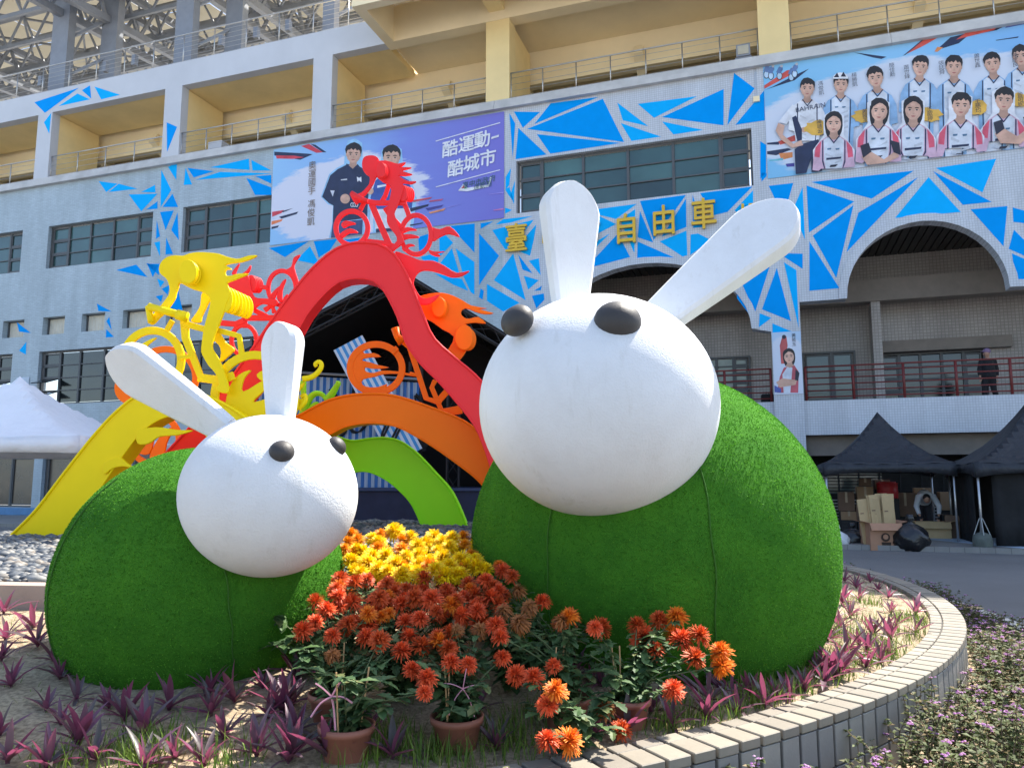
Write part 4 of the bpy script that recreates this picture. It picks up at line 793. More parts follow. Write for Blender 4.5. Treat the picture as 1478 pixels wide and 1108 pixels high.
for p, w in (([(400, 600), (640, 600)], 8), ([(520, 350), (590, 360)], 6), ([(560, 540), (620, 500), (640, 560)], 7), ([(210, 640), (330, 650), (400, 620)], 8), ([(400, 600), (400, 680)], 7), ([(480, 540), (580, 590)], 7)): strip(RD, 'frame_tube', T4(p), w, RR+.35, .05, RED_M)
# orange
YO = 12.0
OG = thing('orange_cyclist_sculpture', 'low orange steel arch with an orange cut-out cyclist and flame-spoked wheel', 'sculpture', (at(560, 760, YO).x, YO, ZPB))
band_plate(OG, 'arch', [(170, 762), (215, 700), (255, 652), (302, 622), (350, 616), (390, 612), (430, 600), (454, 587), (482, 575), (516, 569), (557, 569), (591, 577), (633, 592), (667, 606), (691, 623), (725, 655), (765, 700), (800, 762)], [(255, 762), (285, 700), (330, 662), (380, 658), (430, 646), (478, 626), (495, 617), (523, 611), (550, 611), (574, 616), (598, 628), (626, 645), (660, 669), (691, 694), (715, 725), (732, 762)], YO, .45, ORA_M)
TO = lambda p: tr((480, 390), 5.04, p); OR_ = YO+.18
plate(OG, 'rider', TO([(560, 240), (620, 195), (700, 170), (800, 163), (880, 185), (950, 220), (1010, 255), (1122, 276), (1065, 282), (1172, 310), (1110, 319), (1040, 302), (965, 275), (932, 308), (960, 345), (1000, 350), (1060, 338), (1117, 386), (1040, 380), (965, 390), (1000, 412), (1028, 465), (1020, 540), (975, 580), (935, 640), (850, 700), (800, 640), (850, 560), (882, 480), (800, 430), (720, 372), (650, 340), (580, 300)]), OR_, .05, ORA_M, n=2)
discs(OG, 'shoulder_disc', *TO([(770, 265)])[0], 10, 15, 2, 1, 3, OR_-.2, ORA_M, .07); discs(OG, 'thigh_disc', *TO([(955, 490)])[0], 13, 18, 2, .8, 4, OR_-.2, ORA_M, .07)
ring(OG, 'wheel', *TO([(315, 712)])[0], 42.5, 39.5, 9.5, OR_+.1, .05, ORA_M)
plate(OG, 'wheel_flame', TO([(110, 700), (150, 600), (215, 580), (230, 605), (300, 600), (352, 628), (290, 632), (230, 640), (215, 655), (280, 670), (340, 690), (410, 705), (340, 716), (270, 712), (235, 705), (240, 735), (300, 745), (360, 728), (480, 735), (600, 760), (600, 772), (470, 752), (370, 755), (300, 775), (220, 792), (215, 830), (270, 850), (340, 845), (395, 825), (370, 870), (300, 890), (190, 850), (130, 790)]), OR_+.1, .05, ORA_M, n=2)
for p, w in (([(470, 560), (430, 600)], 7), ([(480, 490), (560, 560), (680, 930), (790, 965)], 8), ([(745, 800), (720, 850), (800, 1040)], 7), ([(560, 745), (610, 760)], 4), ([(780, 1040), (940, 1010)], 12), ([(830, 880), (760, 960)], 9)): strip(OG, 'frame_tube', TO(p), w, OR_+.08, .05, ORA_M)
mb = MB(); mb.tube([at(*c_, OR_-.05) for c_ in TO([(455, 420), (470, 480), (510, 520)])], [.07, .055, .09], 8); mb.build('handlebar', ORA_M, OG, smooth=True)
ring(OG, 'wheel', 222, 634, 40, 40, 9, OR_+.3, .05, ORA_M); ring(OG, 'wheel', 190, 560, 25, 24, 25, OR_+.3, .05, ORA_M, 30); ring(OG, 'wheel', 238, 545, 48, 46, 9, OR_+.34, .05, ORA_M)
for p in ([(195, 650), (210, 625), (215, 610), (222, 628), (215, 655)], [(215, 660), (230, 630), (250, 615), (240, 640), (235, 660)], [(222, 602), (240, 595), (250, 598), (240, 606)], [(330, 545), (350, 530), (372, 540), (360, 556), (340, 556)]): plate(OG, 'flame', p, OR_+.31, .05, ORA_M)
# green
YG = 12.85
GR = thing('green_wave_sculpture', 'bright green steel wave ramp with curled tendrils standing in pebbles', 'sculpture', (at(640, 758, YG).x, YG, ZPB))
band_plate(GR, 'arch', [(330, 762), (370, 690), (410, 640), (445, 622), (475, 626), (506, 636), (533, 633), (557, 632), (578, 637), (598, 651), (626, 680), (653, 712), (676, 764)], [(400, 762), (430, 715), (470, 690), (511, 681), (533, 681), (557, 692), (578, 709), (595, 729), (611, 764)], YG, .5, GRE_M)
for p in ([(435, 604), (445, 578), (455, 568), (466, 570), (473, 582)], [(471, 579), (480, 567), (486, 557), (489, 553), (485, 552)], [(440, 606), (452, 586), (460, 582)], [(446, 604), (458, 592), (466, 586)], [(432, 560), (437, 550), (438, 575), (436, 600)]):
    q = smooth_poly([at(*c_, YG) for c_ in p], False, 4); mb = MB(); mb.tube(q, [.075-.05*i/len(q) for i in range(len(q))], 8); mb.build('tendril', GRE_M, GR, smooth=True)
# ------------------------------------------------------------------ round planter
PC = Vector((-3.045, 10.06, 0)); RO, RI, RPB = 7.66, 7.415, 4.5
def snoise(x, y):
    return math.sin(x*3.1+1.3*math.sin(y*2.3))*.5+math.sin(y*4.7+x*1.9)*.3+math.sin(x*9.3-y*7.1)*.2
def soil_z(x, y):
    r = math.hypot(x-PC.x, y-PC.y); t_ = min(1, max(0, (RI-r)/(RI-RPB))); return .405+.295*t_**.8+.014*snoise(x*1.5, y*1.5)
def soil_at(px, py):
    z = .5
    for _ in range(6): p = gnd(px, py, z); z = soil_z(p.x, p.y)
    return Vector((p.x, p.y, z))
sand, t, b = nt('sandy_soil'); vec = coords(t)
c1 = ramp(t, noise(t, vec, 1.6, 7, .65), [(.3, (.34, .255, .16)), (.55, (.45, .35, .225)), (.75, (.52, .415, .28))]); c2 = ramp(t, noise(t, vec, 45, 3), [(.35, (.6, .58, .55)), (.6, (1.1, 1.1, 1.1))])
mx = t.nodes.new('ShaderNodeMixRGB'); mx.blend_type = 'MULTIPLY'; mx.inputs[0].default_value = 1; t.links.new(c1, mx.inputs[1]); t.links.new(c2, mx.inputs[2]); t.links.new(mx.outputs[0], b.inputs['Base Color'])
b.inputs['Roughness'].default_value = .95; bumpn(t, b, noise(t, vec, 35, 6, .7), .8, .03); MATS['sandy_soil'] = sand
NA, NR = 260, 44; v = []; f = []
for j in range(NR+1):
    r = RPB-.02+(RI+.02-RPB)*j/NR
    for i in range(NA):
        a = 2*math.pi*i/NA; x, y = PC.x+r*math.cos(a), PC.y+r*math.sin(a); v.append((x, y, soil_z(x, y)+.012*snoise(x*6, y*6)))
for j in range(NR):
    for i in range(NA): f.append((j*NA+i, j*NA+(i+1) % NA, (j+1)*NA+(i+1) % NA, (j+1)*NA+i))
tag(link('flower_bed_soil', mesh('flower_bed_soil', v, f, sand, smooth=True)), kind='structure')
tile_c = [M('planter_tile_a', (.235, .205, .16), .55, .10, 6, .12, 60), M('planter_tile_b', (.205, .18, .145), .55, .10, 6, .12, 60), M('planter_tile_c', (.26, .23, .18), .55, .10, 6, .12, 60)]
side_c = [M('planter_side_tile_a', (.27, .255, .23), .5, .12, 5, .12, 60), M('planter_side_tile_b', (.235, .225, .21), .5, .12, 5, .12, 60), M('planter_side_tile_c', (.30, .28, .245), .5, .12, 5, .12, 60)]
PW = thing('round_planter_wall', 'low round planter wall of square beige tiles with dark joints', 'planter', (PC.x, PC.y, 0))
core = MB(); core.lathe([(RI+.012, .0), (RI+.012, .436), (RO-.012, .436), (RO-.012, 0)], 240, cap=False); core.build('mortar_core', M('dark_mortar', (.085, .08, .075), .9), PW, world=False)
DA = .142/RO
def tile_mesh(name, r0, r1, z0, z1, mat, bev=.008):
    g = .0095; bm = bmesh.new(); h = DA/2
    vs_ = [bm.verts.new((r*math.cos(s*h)+0, r*math.sin(s*h)-s*g, z)) for z in (z0, z1) for r, s in ((r0, -1), (r1, -1), (r1, 1), (r0, 1))]
    for q in ((0, 3, 2, 1), (4, 5, 6, 7), (0, 1, 5, 4), (1, 2, 6, 5), (2, 3, 7, 6), (3, 0, 4, 7)): bm.faces.new([vs_[i] for i in q])
    bmesh.ops.bevel(bm, geom=list(bm.edges), offset=bev, segments=1, affect='EDGES'); bmesh.ops.recalc_face_normals(bm, faces=bm.faces)
    me = bpy.data.meshes.new(name); bm.to_mesh(me); bm.free(); me.materials.append(mat); return me
kinds = [('coping_tile', RI+.092, RO+.010, .405, .450, tile_c), ('inner_coping_tile', RI, RI+.083, .405, .447, tile_c), ('face_tile', RO-.016, RO+.004, .205, .398, side_c), ('lower_face_tile', RO-.016, RO+.004, .004, .197, side_c)]
rnd = random.Random(3); NT = int(2*math.pi/DA); vis0, vis1 = R(-83), R(16)
for nm, r0, r1, z0, z1, mats_ in kinds:
    ms_ = [tile_mesh(nm, r0, r1, z0, z1, m_, .003 if 'face' in nm else .004) for m_ in mats_]; rest = MB(); proto = ms_[0]
    pv = [q.co.copy() for q in proto.vertices]; pf = [tuple(p.vertices) for p in proto.polygons]
    for i in range(NT):
        a = -math.pi+2*math.pi*i/NT
        if vis0 <= a <= vis1:
            o = link(nm, rnd.choice(ms_), PW, world=False); o.rotation_euler = (rnd.gauss(0, .00012), rnd.gauss(0, .00012), a); o.location = (0, 0, rnd.uniform(-.0008, .0008))
        else:
            mt_ = Matrix.Rotation(a, 3, 'Z'); rest.add([mt_ @ q for q in pv], pf, rnd.randrange(3))
    rest.build(nm+'_far_run', mats_, PW, world=False, recalc=False, kind='stuff')
# pebble bed with its kerb
KB = MB(); KB.lathe([(RPB, .5), (RPB, .855), (RPB-.14, .86), (RPB-.14, .5)], 160, (PC.x, PC.y, 0), cap=False)
tag(KB.build('pebble_bed_kerb', M('pink_kerb_concrete', (.36, .27, .22), .85, .15, 2, .3, 40)), kind='structure')
mb = MB(); mb.lathe([(0.01, .835), (RPB-.13, .835)], 120, (PC.x, PC.y, 0), cap=False); tag(mb.build('pebble_bed_base', M('cream_grit', (.30, .26, .20), .9, .2, 9, .5, 50)), kind='structure')
def island_mat(name, stops, rough=.6, spec=.4, trans=0):
    m, t, b = nt(name); g = t.nodes.new('ShaderNodeNewGeometry')
    cr = ramp(t, g.outputs['Random Per Island'], stops); t.links.new(cr, b.inputs['Base Color']); b.inputs['Roughness'].default_value = rough; b.inputs['Specular IOR Level'].default_value = spec
    if trans:
        tl = t.nodes.new('ShaderNodeBsdfTranslucent'); ms = t.nodes.new('ShaderNodeMixShader'); ms.inputs[0].default_value = trans
        t.links.new(cr, tl.inputs[0]); t.links.new(b.outputs[0], ms.inputs[1]); t.links.new(tl.outputs[0], ms.inputs[2]); t.links.new(ms.outputs[0], t.nodes['Material Output'].inputs[0])
    MATS[name] = m; return m
peb_m = island_mat('pebble_stone', [(0, (.035, .042, .052)), (.35, (.065, .075, .09)), (.6, (.12, .127, .133)), (.82, (.22, .215, .20)), (1, (.18, .15, .12))], .55)
bm = bmesh.new(); bmesh.ops.create_icosphere(bm, subdivisions=1, radius=1); iv = [q.co.copy() for q in bm.verts]; bf = [tuple(q.index for q in p.verts) for p in bm.faces]; bm.free()
rnd = random.Random(11); v = []; f = []
for k in range(15000):
    r = (RPB-.18)*math.sqrt(rnd.random()); a = rnd.uniform(0, 2*math.pi); x, y = PC.x+r*math.cos(a), PC.y+r*math.sin(a)
    if y > PC.y+2.5 and rnd.random() < .6: continue
    s = rnd.choice((.028, .035, .045, .06))*rnd.uniform(.8, 1.2); n = len(v); mt_ = Matrix.Rotation(rnd.uniform(0, 6.3), 3, 'Z'); sx, sy, sz = s*rnd.uniform(1, 1.5), s*rnd.uniform(.7, 1.05), s*rnd.uniform(.45, .7)
    for q in iv: w_ = mt_ @ Vector((q.x*sx, q.y*sy, q.z*sz)); v.append((x+w_.x, y+w_.y, .842+w_.z+sz*.4+rnd.uniform(0, .002)))
    f += [tuple(i+n for i in q) for q in bf]
tag(link('pebbles', mesh('pebbles', v, f, peb_m, smooth=True, recalc=False)), 'grey and white river pebbles around the sculptures', 'pebbles', kind='stuff')

# ------------------------------------------------------------------ rabbits
turf_b, t, b = nt('artificial_turf_backing'); vec = coords(t)
mp = t.nodes.new('ShaderNodeMapping'); mp.inputs['Scale'].default_value = (1, 1, 1); t.links.new(vec, mp.inputs[0])
t.links.new(ramp(t, noise(t, mp.outputs[0], 3, 6, .7), [(.3, (.045, .175, .018)), (.7, (.08, .265, .022))]), b.inputs['Base Color']); b.inputs['Roughness'].default_value = .9; b.inputs['Specular IOR Level'].default_value = .08; bumpn(t, b, noise(t, vec, 190, 3, .7), 1, .012)
turf_m = island_mat('artificial_turf_blade', [(0, (.035, .14, .014)), (.5, (.085, .29, .022)), (.85, (.13, .38, .03)), (1, (.20, .46, .05))], .65, .15, .3)
t = turf_m.node_tree; b = t.nodes['Principled BSDF']; vec = coords(t); mxx = t.nodes.new('ShaderNodeMixRGB'); mxx.blend_type = 'MULTIPLY'; mxx.inputs[0].default_value = 1
src = b.inputs['Base Color'].links[0].from_socket; mpp = t.nodes.new('ShaderNodeMapping'); mpp.inputs['Scale'].default_value = (2.2, 2.2, .5); t.links.new(vec, mpp.inputs[0])
t.links.new(src, mxx.inputs[1]); t.links.new(ramp(t, noise(t, mpp.outputs[0], 1.6, 6, .7), [(.28, (.62, .70, .75)), (.5, (.92, .95, .9)), (.72, (1.25, 1.12, 1.1))]), mxx.inputs[2]); t.links.new(mxx.outputs[0], b.inputs['Base Color'])
for l_ in list(t.links):
    if l_.to_node.type == 'BSDF_TRANSLUCENT': t.links.new(mxx.outputs[0], l_.to_socket)
eps, t, b = nt('white_foam_plaster'); vec = coords(t)
mw = t.nodes.new('ShaderNodeMapping'); mw.inputs['Scale'].default_value = (7, 7, .7); t.links.new(vec, mw.inputs[0]); mxw = t.nodes.new('ShaderNodeMixRGB'); mxw.blend_type = 'MULTIPLY'; mxw.inputs[0].default_value = 1
t.links.new(ramp(t, noise(t, vec, 2.5, 6, .7), [(.25, (.66, .65, .64)), (.6, (.73, .73, .73))]), mxw.inputs[1]); t.links.new(ramp(t, noise(t, mw.outputs[0], 1.3, 5, .7), [(.25, (.86, .85, .82)), (.42, (1, 1, 1))]), mxw.inputs[2]); t.links.new(mxw.outputs[0], b.inputs['Base Color']); b.inputs['Roughness'].default_value = .85; b.inputs['Specular IOR Level'].default_value = .2
bumpn(t, b, noise(t, vec, 85, 4, .65), .5, .008)
eye_m = M('charcoal_eye', (.045, .04, .038), .55, .1, 6, .1, 80)
def rabbit(label, c, r, zg, head, hr, ears, eyes, nb, seams, seed):
    c = Vector(c); rb = thing('rabbit_statue', label, 'rabbit statue', (c.x, c.y, zg), 0, None)
    rnd = random.Random(seed); mb = MB()
    mb.ellipsoid(c, r, r, r, 72, 44, cut=(zg-.06-c.z)/r); body = mb.build('body', turf_b, rb, smooth=True)
    v = []; f = []
    for k in range(nb):
        z = rnd.uniform((zg-.02-c.z)/r, 1); a = rnd.uniform(0, 2*math.pi); q = math.sqrt(1-z*z); n = Vector((q*math.cos(a), q*math.sin(a), z))
        p = c+n*(r-.001); tx = Vector((-n.y, n.x, 0)); tx = tx.normalized() if tx.length > .01 else Vector((1, 0, 0)); ty = n.cross(tx)
        d = (n+tx*rnd.gauss(0, .38)+ty*(rnd.gauss(0, .38)-.15)).normalized(); w = (tx*math.cos(k)+ty*math.sin(k))*.0032; L = rnd.uniform(.004, .009); m_ = len(v)
        v += [p-w, p+w, p+d*L]; f.append((m_, m_+1, m_+2))
    tf = link('turf', mesh('turf', v, f, turf_m, recalc=False), body); tf['kind'] = 'stuff'
    for (a, e0, e1, da) in seams:
        pts = []
        for i in range(26):
            e = R(e0+(e1-e0)*i/25); aa = R(a+da*i/25)+.005*math.sin(i*1.1); pts.append(c+Vector((math.cos(e)*math.cos(aa), math.cos(e)*math.sin(aa), math.sin(e)))*(r+.006))
        mb = MB(); mb.tube(pts, .0042, 5); mb.build('seam', M('dark_seam', (.035, .125, .010), .9), body)
    head = Vector(head); mb = MB(); mb.ellipsoid(head, hr[0], hr[1], hr[2], 64, 40, rot=Matrix.Rotation(hr[3], 3, 'Y')); hd = mb.build('head', eps, rb, smooth=True)
    for (bp, tp, al, side, w0, w1, th) in ears:
        bp, tp = Vector(bp), Vector(tp); d = (tp-bp); L = d.length; d.normalize(); n0 = Vector((0, -1, 0)); n0 = (n0-d*n0.dot(d)).normalized(); pr = d.cross(n0).normalized()*side
        n = n0*math.cos(al)+pr*math.sin(al); wv = d.cross(n).normalized(); v = []; f = []; NK = 22; ch = .022
        for i in range(NK+1):
            t_ = math.sin(i/NK*math.pi/2); w = w0+(w1-w0)*min(1, t_/.8)**.9
            if t_ > .74: w *= math.sqrt(max(.0, 1-((t_-.74)/.262)**2))
            th_ = th*(.72+.28*t_) if t_ < .95 else th*.98
            hw, ht = max(w/2, .004), th_/2; cc = min(ch, hw*.6)
            for (x, y) in ((-hw, -ht+cc), (-hw+cc, -ht), (hw-cc, -ht), (hw, -ht+cc), (hw, ht-cc), (hw-cc, ht), (-hw+cc, ht), (-hw, ht-cc)): v.append(bp+d*L*t_+wv*x-n*y)
        for i in range(NK):
            for j in range(8): f.append((i*8+j, i*8+(j+1) % 8, i*8+8+(j+1) % 8, i*8+8+j))
        f += [tuple(range(7, -1, -1)), tuple(range(NK*8, NK*8+8))]
        o = link('ear', mesh('ear', v, f, eps, smooth=False), hd); sm = o.modifiers.new('edge', 'BEVEL'); sm.width = .008; sm.segments = 2; sm.limit_method = 'ANGLE'; sm.angle_limit = R(30)
        o.data.polygons.foreach_set('use_smooth', [True]*len(o.data.polygons)); o.data.set_sharp_from_angle(angle=R(32))
    for (px, py, Yg, rx, rz_) in eyes:
        dirr = Vector(ray(px, py)); o_ = Vector((0, 0, H)); best = None      # eye sits on the head's surface along its sight line
        for k in range(4000):
            p = o_+dirr*(Yg-.6+k*.0006); q = p-head
            if (q.x/hr[0])**2+(q.y/hr[1])**2+(q.z/hr[2])**2 <= 1: best = p; break
        if best is None: best = o_+dirr*Yg; print('eye miss', px)
        nn = (best-head).normalized(); best = best-nn*rx*.1
        mb = MB(); mb.ellipsoid(best, rx, rz_, rx*.78, 24, 14, rot=nn.to_track_quat('Z', 'Y').to_matrix()); mb.build('eye', eye_m, hd, smooth=True)
    return rb
BZ = .52
E1 = 4.62
rabbit('large rabbit statue with green turf body and white head beside the tiled rim', (.97, 5.5, 1.13), 1.257, BZ, at(863, 585, 4.55), (.712, .70, .665, R(-4)),
    [(at(823, 450, E1+.1), at(822, 268, E1+.25), R(26), 1, .22, .42, .14), (at(948, 462, E1+.12), at(1140, 302, E1+.25), R(34), -1, .25, .46, .16)],
    [(745, 461, 4.2, .10, .095), (892, 461, 4.0, .128, .118)], 170000, [(-86, 62, -24, 3), (-126, 62, -24, -2), (100, 60, -24, 0)], 1)
rabbit('small rabbit statue with green turf body and white head beside the yellow arch', (-1.86, 4.72, .98), .82, .53, at(390, 714, 4.12), (.462, .45, .428, R(6)),
    [(at(330, 622, 4.2), at(163, 512, 4.3), R(30), -1, .16, .32, .11), (at(405, 615, 4.2), at(409, 468, 4.28), R(28), -1, .16, .27, .12)],
    [(407, 651, 3.7, .062, .06), (487, 643, 3.9, .058, .056)], 95000, [(-134, 50, -26, -6), (-66, 40, -26, 10), (60, 65, -26, 0)], 2)
# ------------------------------------------------------------------ chrysanthemums in pots
leaf_m = island_mat('chrysanthemum_leaf', [(0, (.040, .080, .030)), (.5, (.065, .125, .042)), (.85, (.095, .16, .05)), (1, (.14, .15, .05))], .55, .3, .2)
stem_m = M('green_stem', (.10, .13, .05), .7, .2, 20)
pot_m = M('terracotta_plastic', (.30, .115, .075), .55, .12, 8, .05, 60); potsoil = M('pot_soil', (.045, .032, .022), .95, .3, 30, .6, 60)
def petal_mat(name, c, c2):
    m = island_mat(name, [(0, c2), (.4, c), (.8, tuple(min(1, x*1.2) for x in c)), (1, tuple(min(1, x*1.35+.02) for x in c))], .55, .3, .22); return m
PM = {'red': petal_mat('red_petal', (.74, .11, .028), (.48, .05, .015)), 'orange': petal_mat('orange_petal', (.78, .22, .015), (.60, .10, .015)), 'yellow': petal_mat('yellow_petal', (.88, .62, .004), (.80, .46, .003)), 'amber': petal_mat('amber_petal', (.80, .33, .008), (.62, .19, .008)), 'brown': petal_mat('withered_petal', (.34, .12, .03), (.17, .06, .02)), 'rust': petal_mat('rust_petal', (.62, .10, .02), (.36, .045, .012))}
def flower_mesh(kind, seed, np_=190, droop=0.):
    rnd = random.Random(seed); mb = MB()
    for k in range(np_):
        u = (k+.5)/np_; el = R(88-125*u**.9)+rnd.gauss(0, .1); a = k*2.399963+rnd.gauss(0, .15); L = (.74+.3*u)*rnd.uniform(.86, 1.12)*(1-.25*droop*rnd.random()); w = .062*rnd.uniform(.8, 1.3)
        h = Vector((math.cos(a), math.sin(a), 0)); d = h*math.cos(el)+Vector((0, 0, math.sin(el))); s = Vector((-h.y, h.x, 0)); up = s.cross(d)*-1
        p0 = d*.10; p1 = d*L*.62+up*.05; p2 = d*L*.98+up*(rnd.uniform(-.12, .22)-.35*droop); sw = s*w
        mb.add([p0-sw*.4, p0+sw*.4, p1+sw, p1-sw, p2+sw*.45, p2-sw*.45], [(0, 1, 2, 3), (3, 2, 4, 5)])
    return mesh('flower', mb.v, mb.f, PM[kind], recalc=False)
FM = {k: [flower_mesh(k, 10+i+7*j, 230 if k in ('yellow', 'amber') else 190, 1. if k == 'brown' else .15) for i in range(4)] for j, k in enumerate(PM)}
def leaf_geo(mb, p, d, n, L):
    d = d.normalized(); s = d.cross(n); s = s.normalized() if s.length > 1e-4 else Vector((1, 0, 0)); n = s.cross(d)
    prof = [(0, .03), (.22, .22), (.32, .16), (.5, .34), (.6, .2), (.78, .22), (1, .02)]
    vl = [p+d*L*t_+s*w*L+n*L*(-.25*t_*t_+abs(w)*.25) for t_, w in prof]; vr = [p+d*L*t_-s*w*L+n*L*(-.25*t_*t_+abs(w)*.25) for t_, w in prof]; vc = [p+d*L*t_+n*L*(-.25*t_*t_) for t_, w in prof]
    k = len(prof); f = []
    for i in range(k-1): f += [(i, i+1, 2*k+i+1, 2*k+i), (2*k+i, 2*k+i+1, k+i+1, k+i)]
    mb.add(vl+vr+vc, f)
DY = [(760, 5.5), (800, 4.95), (830, 4.45), (860, 4.05), (900, 3.75), (950, 3.5), (1000, 3.32), (1100, 3.12)]
def depth_of(py):
    for (a, ya), (b2, yb) in zip(DY, DY[1:]):
        if py <= b2: return ya+(yb-ya)*max(0, py-a)/(b2-a)
    return DY[-1][1]
T3 = lambda x, y: (400+x/3.01, 740+y/3.01); T44 = lambda x, y: (800+x/2.18, 780+y/2.18)
FL = []
def fl(kind, pts, T_, r=.047, dy=0):
    for q in pts: FL.append((*T_(q[0], q[1]), kind, r*(q[2] if len(q) > 2 else 1), dy))
fl('red', [(330, 390, 1.1), (215, 425), (165, 475, .85), (115, 510), (240, 535, .9), (390, 540, 1.05), (575, 540, 1.1), (540, 600), (585, 680, .9), (650, 720, 1.05), (640, 782, .7), (755, 650, .95), (830, 660, .9), (670, 375, 1.15), (540, 400, 1.15), (870, 425, 1.0), (950, 490), (970, 540, .9), (1040, 705, 1.1), (1115, 715, 1.0), (980, 630, .9), (1155, 385, .9), (810, 440, .9), (930, 365), (620, 460), (905, 295), (980, 250), (1175, 832, .8), (1175, 990, 1.1), (1200, 665, .8), (1380, 500, .8), (60, 0, .01)], T3)
fl('rust', [(170, 385), (275, 290), (255, 335, .9), (310, 480), (390, 290), (445, 370), (480, 310), (560, 330, .9), (445, 555), (625, 580), (640, 285), (715, 300), (735, 340), (830, 310), (860, 355), (745, 590), (700, 545), (600, 370), (340, 300, .9), (510, 345, .9), (780, 380, .9), (880, 400, .9), (960, 400), (1020, 275), (690, 430, .9), (760, 520, .9)], T3)
fl('orange', [(395, 440), (485, 437, .8), (755, 402), (1270, 450, .95), (1210, 772, 1.0), (1265, 992, 1.2), (265, 320, .8), (965, 230, .8), (700, 555, .8)], T3)
fl('brown', [(985, 430, .95), (1050, 340), (1055, 480), (880, 510, .9), (240, 620, .8), (1095, 410, .9), (780, 510, .8), (1230, 470, .8)], T3)
fl('yellow', [(350, 160), (440, 130), (510, 80, 1.1), (580, 105), (610, 145), (680, 108), (760, 112), (370, 175), (320, 212), (390, 222, 1.1), (470, 190, 1.15), (510, 225, 1.1), (440, 250, 1.1), (350, 255), (560, 255), (620, 228, 1.1), (700, 170), (750, 150), (660, 215), (690, 255, 1.1), (750, 235), (800, 205), (830, 235), (870, 235), (780, 270), (620, 275), (720, 195), (900, 250, .9), (480, 258), (410, 190), (560, 190, .9), (650, 130), (715, 130), (800, 270), (730, 275), (540, 270)], T3, .056)
fl('amber', [(320, 95), (350, 118), (310, 130, .9), (450, 95, .9), (540, 158, .9), (810, 108), (815, 140, .9), (545, 120), (290, 160, .8), (440, 160), (330, 180, .9), (610, 160)], T3, .054)
fl('red', [(280, 305, 1.15), (317, 348), (400, 310, 1.0), (375, 470, .9)], T44, .055, .35); fl('rust', [(145, 275, 1.05), (455, 300, 1.2), (330, 250), (260, 265, .8), (50, 240, .9), (20, 260, .8), (440, 370, .9), (210, 600, .9)], T44, .055, .35)
fl('orange', [(385, 240, 1.15), (525, 350, 1.15), (375, 295, 1.0), (528, 395, .95), (10, 475, .7)], T44, .055, .35); fl('brown', [(160, 530, .9)], T44, .05, .35)
rq = random.Random(5)
for k in range(46):                            # more blooms deeper in the mass
    x = rq.uniform(180, 1010); y = rq.uniform(275, 470)+abs(x-600)*.12
    FL.append((*T3(x, y), rq.choice(('rust', 'red', 'red', 'rust', 'orange')), .044*rq.uniform(.85, 1.1), .12))
for k in range(26):
    x = rq.uniform(300, 880); y = rq.uniform(110, 270); FL.append((*T3(x, y), rq.choice(('yellow', 'yellow', 'amber')), .05, .1))
# plants: where each pot stands (sight line of its base), and whether the pot shows
POTS = [(499, 1092), (659, 1077), (481, 1040), (905, 1046), (817, 1045), (575, 1010), (740, 1000), (450, 975), (640, 960), (800, 985), (535, 930), (700, 925), (600, 890), (500, 880), (740, 890), (660, 868), (560, 850), (518, 838), (590, 826), (650, 826), (700, 842), (540, 808), (610, 802), (665, 802), (830, 1088)]
bases = [soil_at(*p) for p in POTS]; plants = [[] for _ in POTS]
rnd = random.Random(21)
for (px, py, kind, r, dy) in FL:
    if r < .01: continue
    p = at(px, py, depth_of(py)+dy+rnd.uniform(-.07, .07))
    zmin = soil_z(p.x, p.y)+.05
    if p.z < zmin: p.z = zmin
    cost = [(b2-Vector((p.x, p.y, b2.z))).length+(.35 if (kind in ('yellow', 'amber')) != (POTS[i][1] < 860) else 0)+(.25 if i == 24 and not (py > 990) else 0)+.04*len(plants[i]) for i, b2 in enumerate(bases)]
    plants[cost.index(min(cost))].append((p, kind, r))
pot_me = MB(); pot_me.lathe([(.072, 0), (.095, .14), (.104, .142), (.107, .172), (.098, .172), (.094, .145), (.09, .135)], 28, cap=False); pot_mesh = mesh('pot', pot_me.v, pot_me.f, pot_m, smooth=True)
ps = MB(); ps.lathe([(.001, .14), (.092, .134)], 20, cap=False); ps_mesh = mesh('potting_soil', ps.v, ps.f, potsoil)
desc = {'red': 'red', 'rust': 'rust red', 'orange': 'orange', 'yellow': 'bright yellow', 'amber': 'amber', 'brown': 'withered brown'}
wherel = {0: 'in the clay pot with the pink ribbon', 1: 'in the clay pot tied with pale string', 2: 'in a clay pot half hidden by the ribbon pot', 3: 'standing alone before the large rabbit', 4: 'beside the lone orange pot by the rim', 24: 'flopping over the tiled rim'}
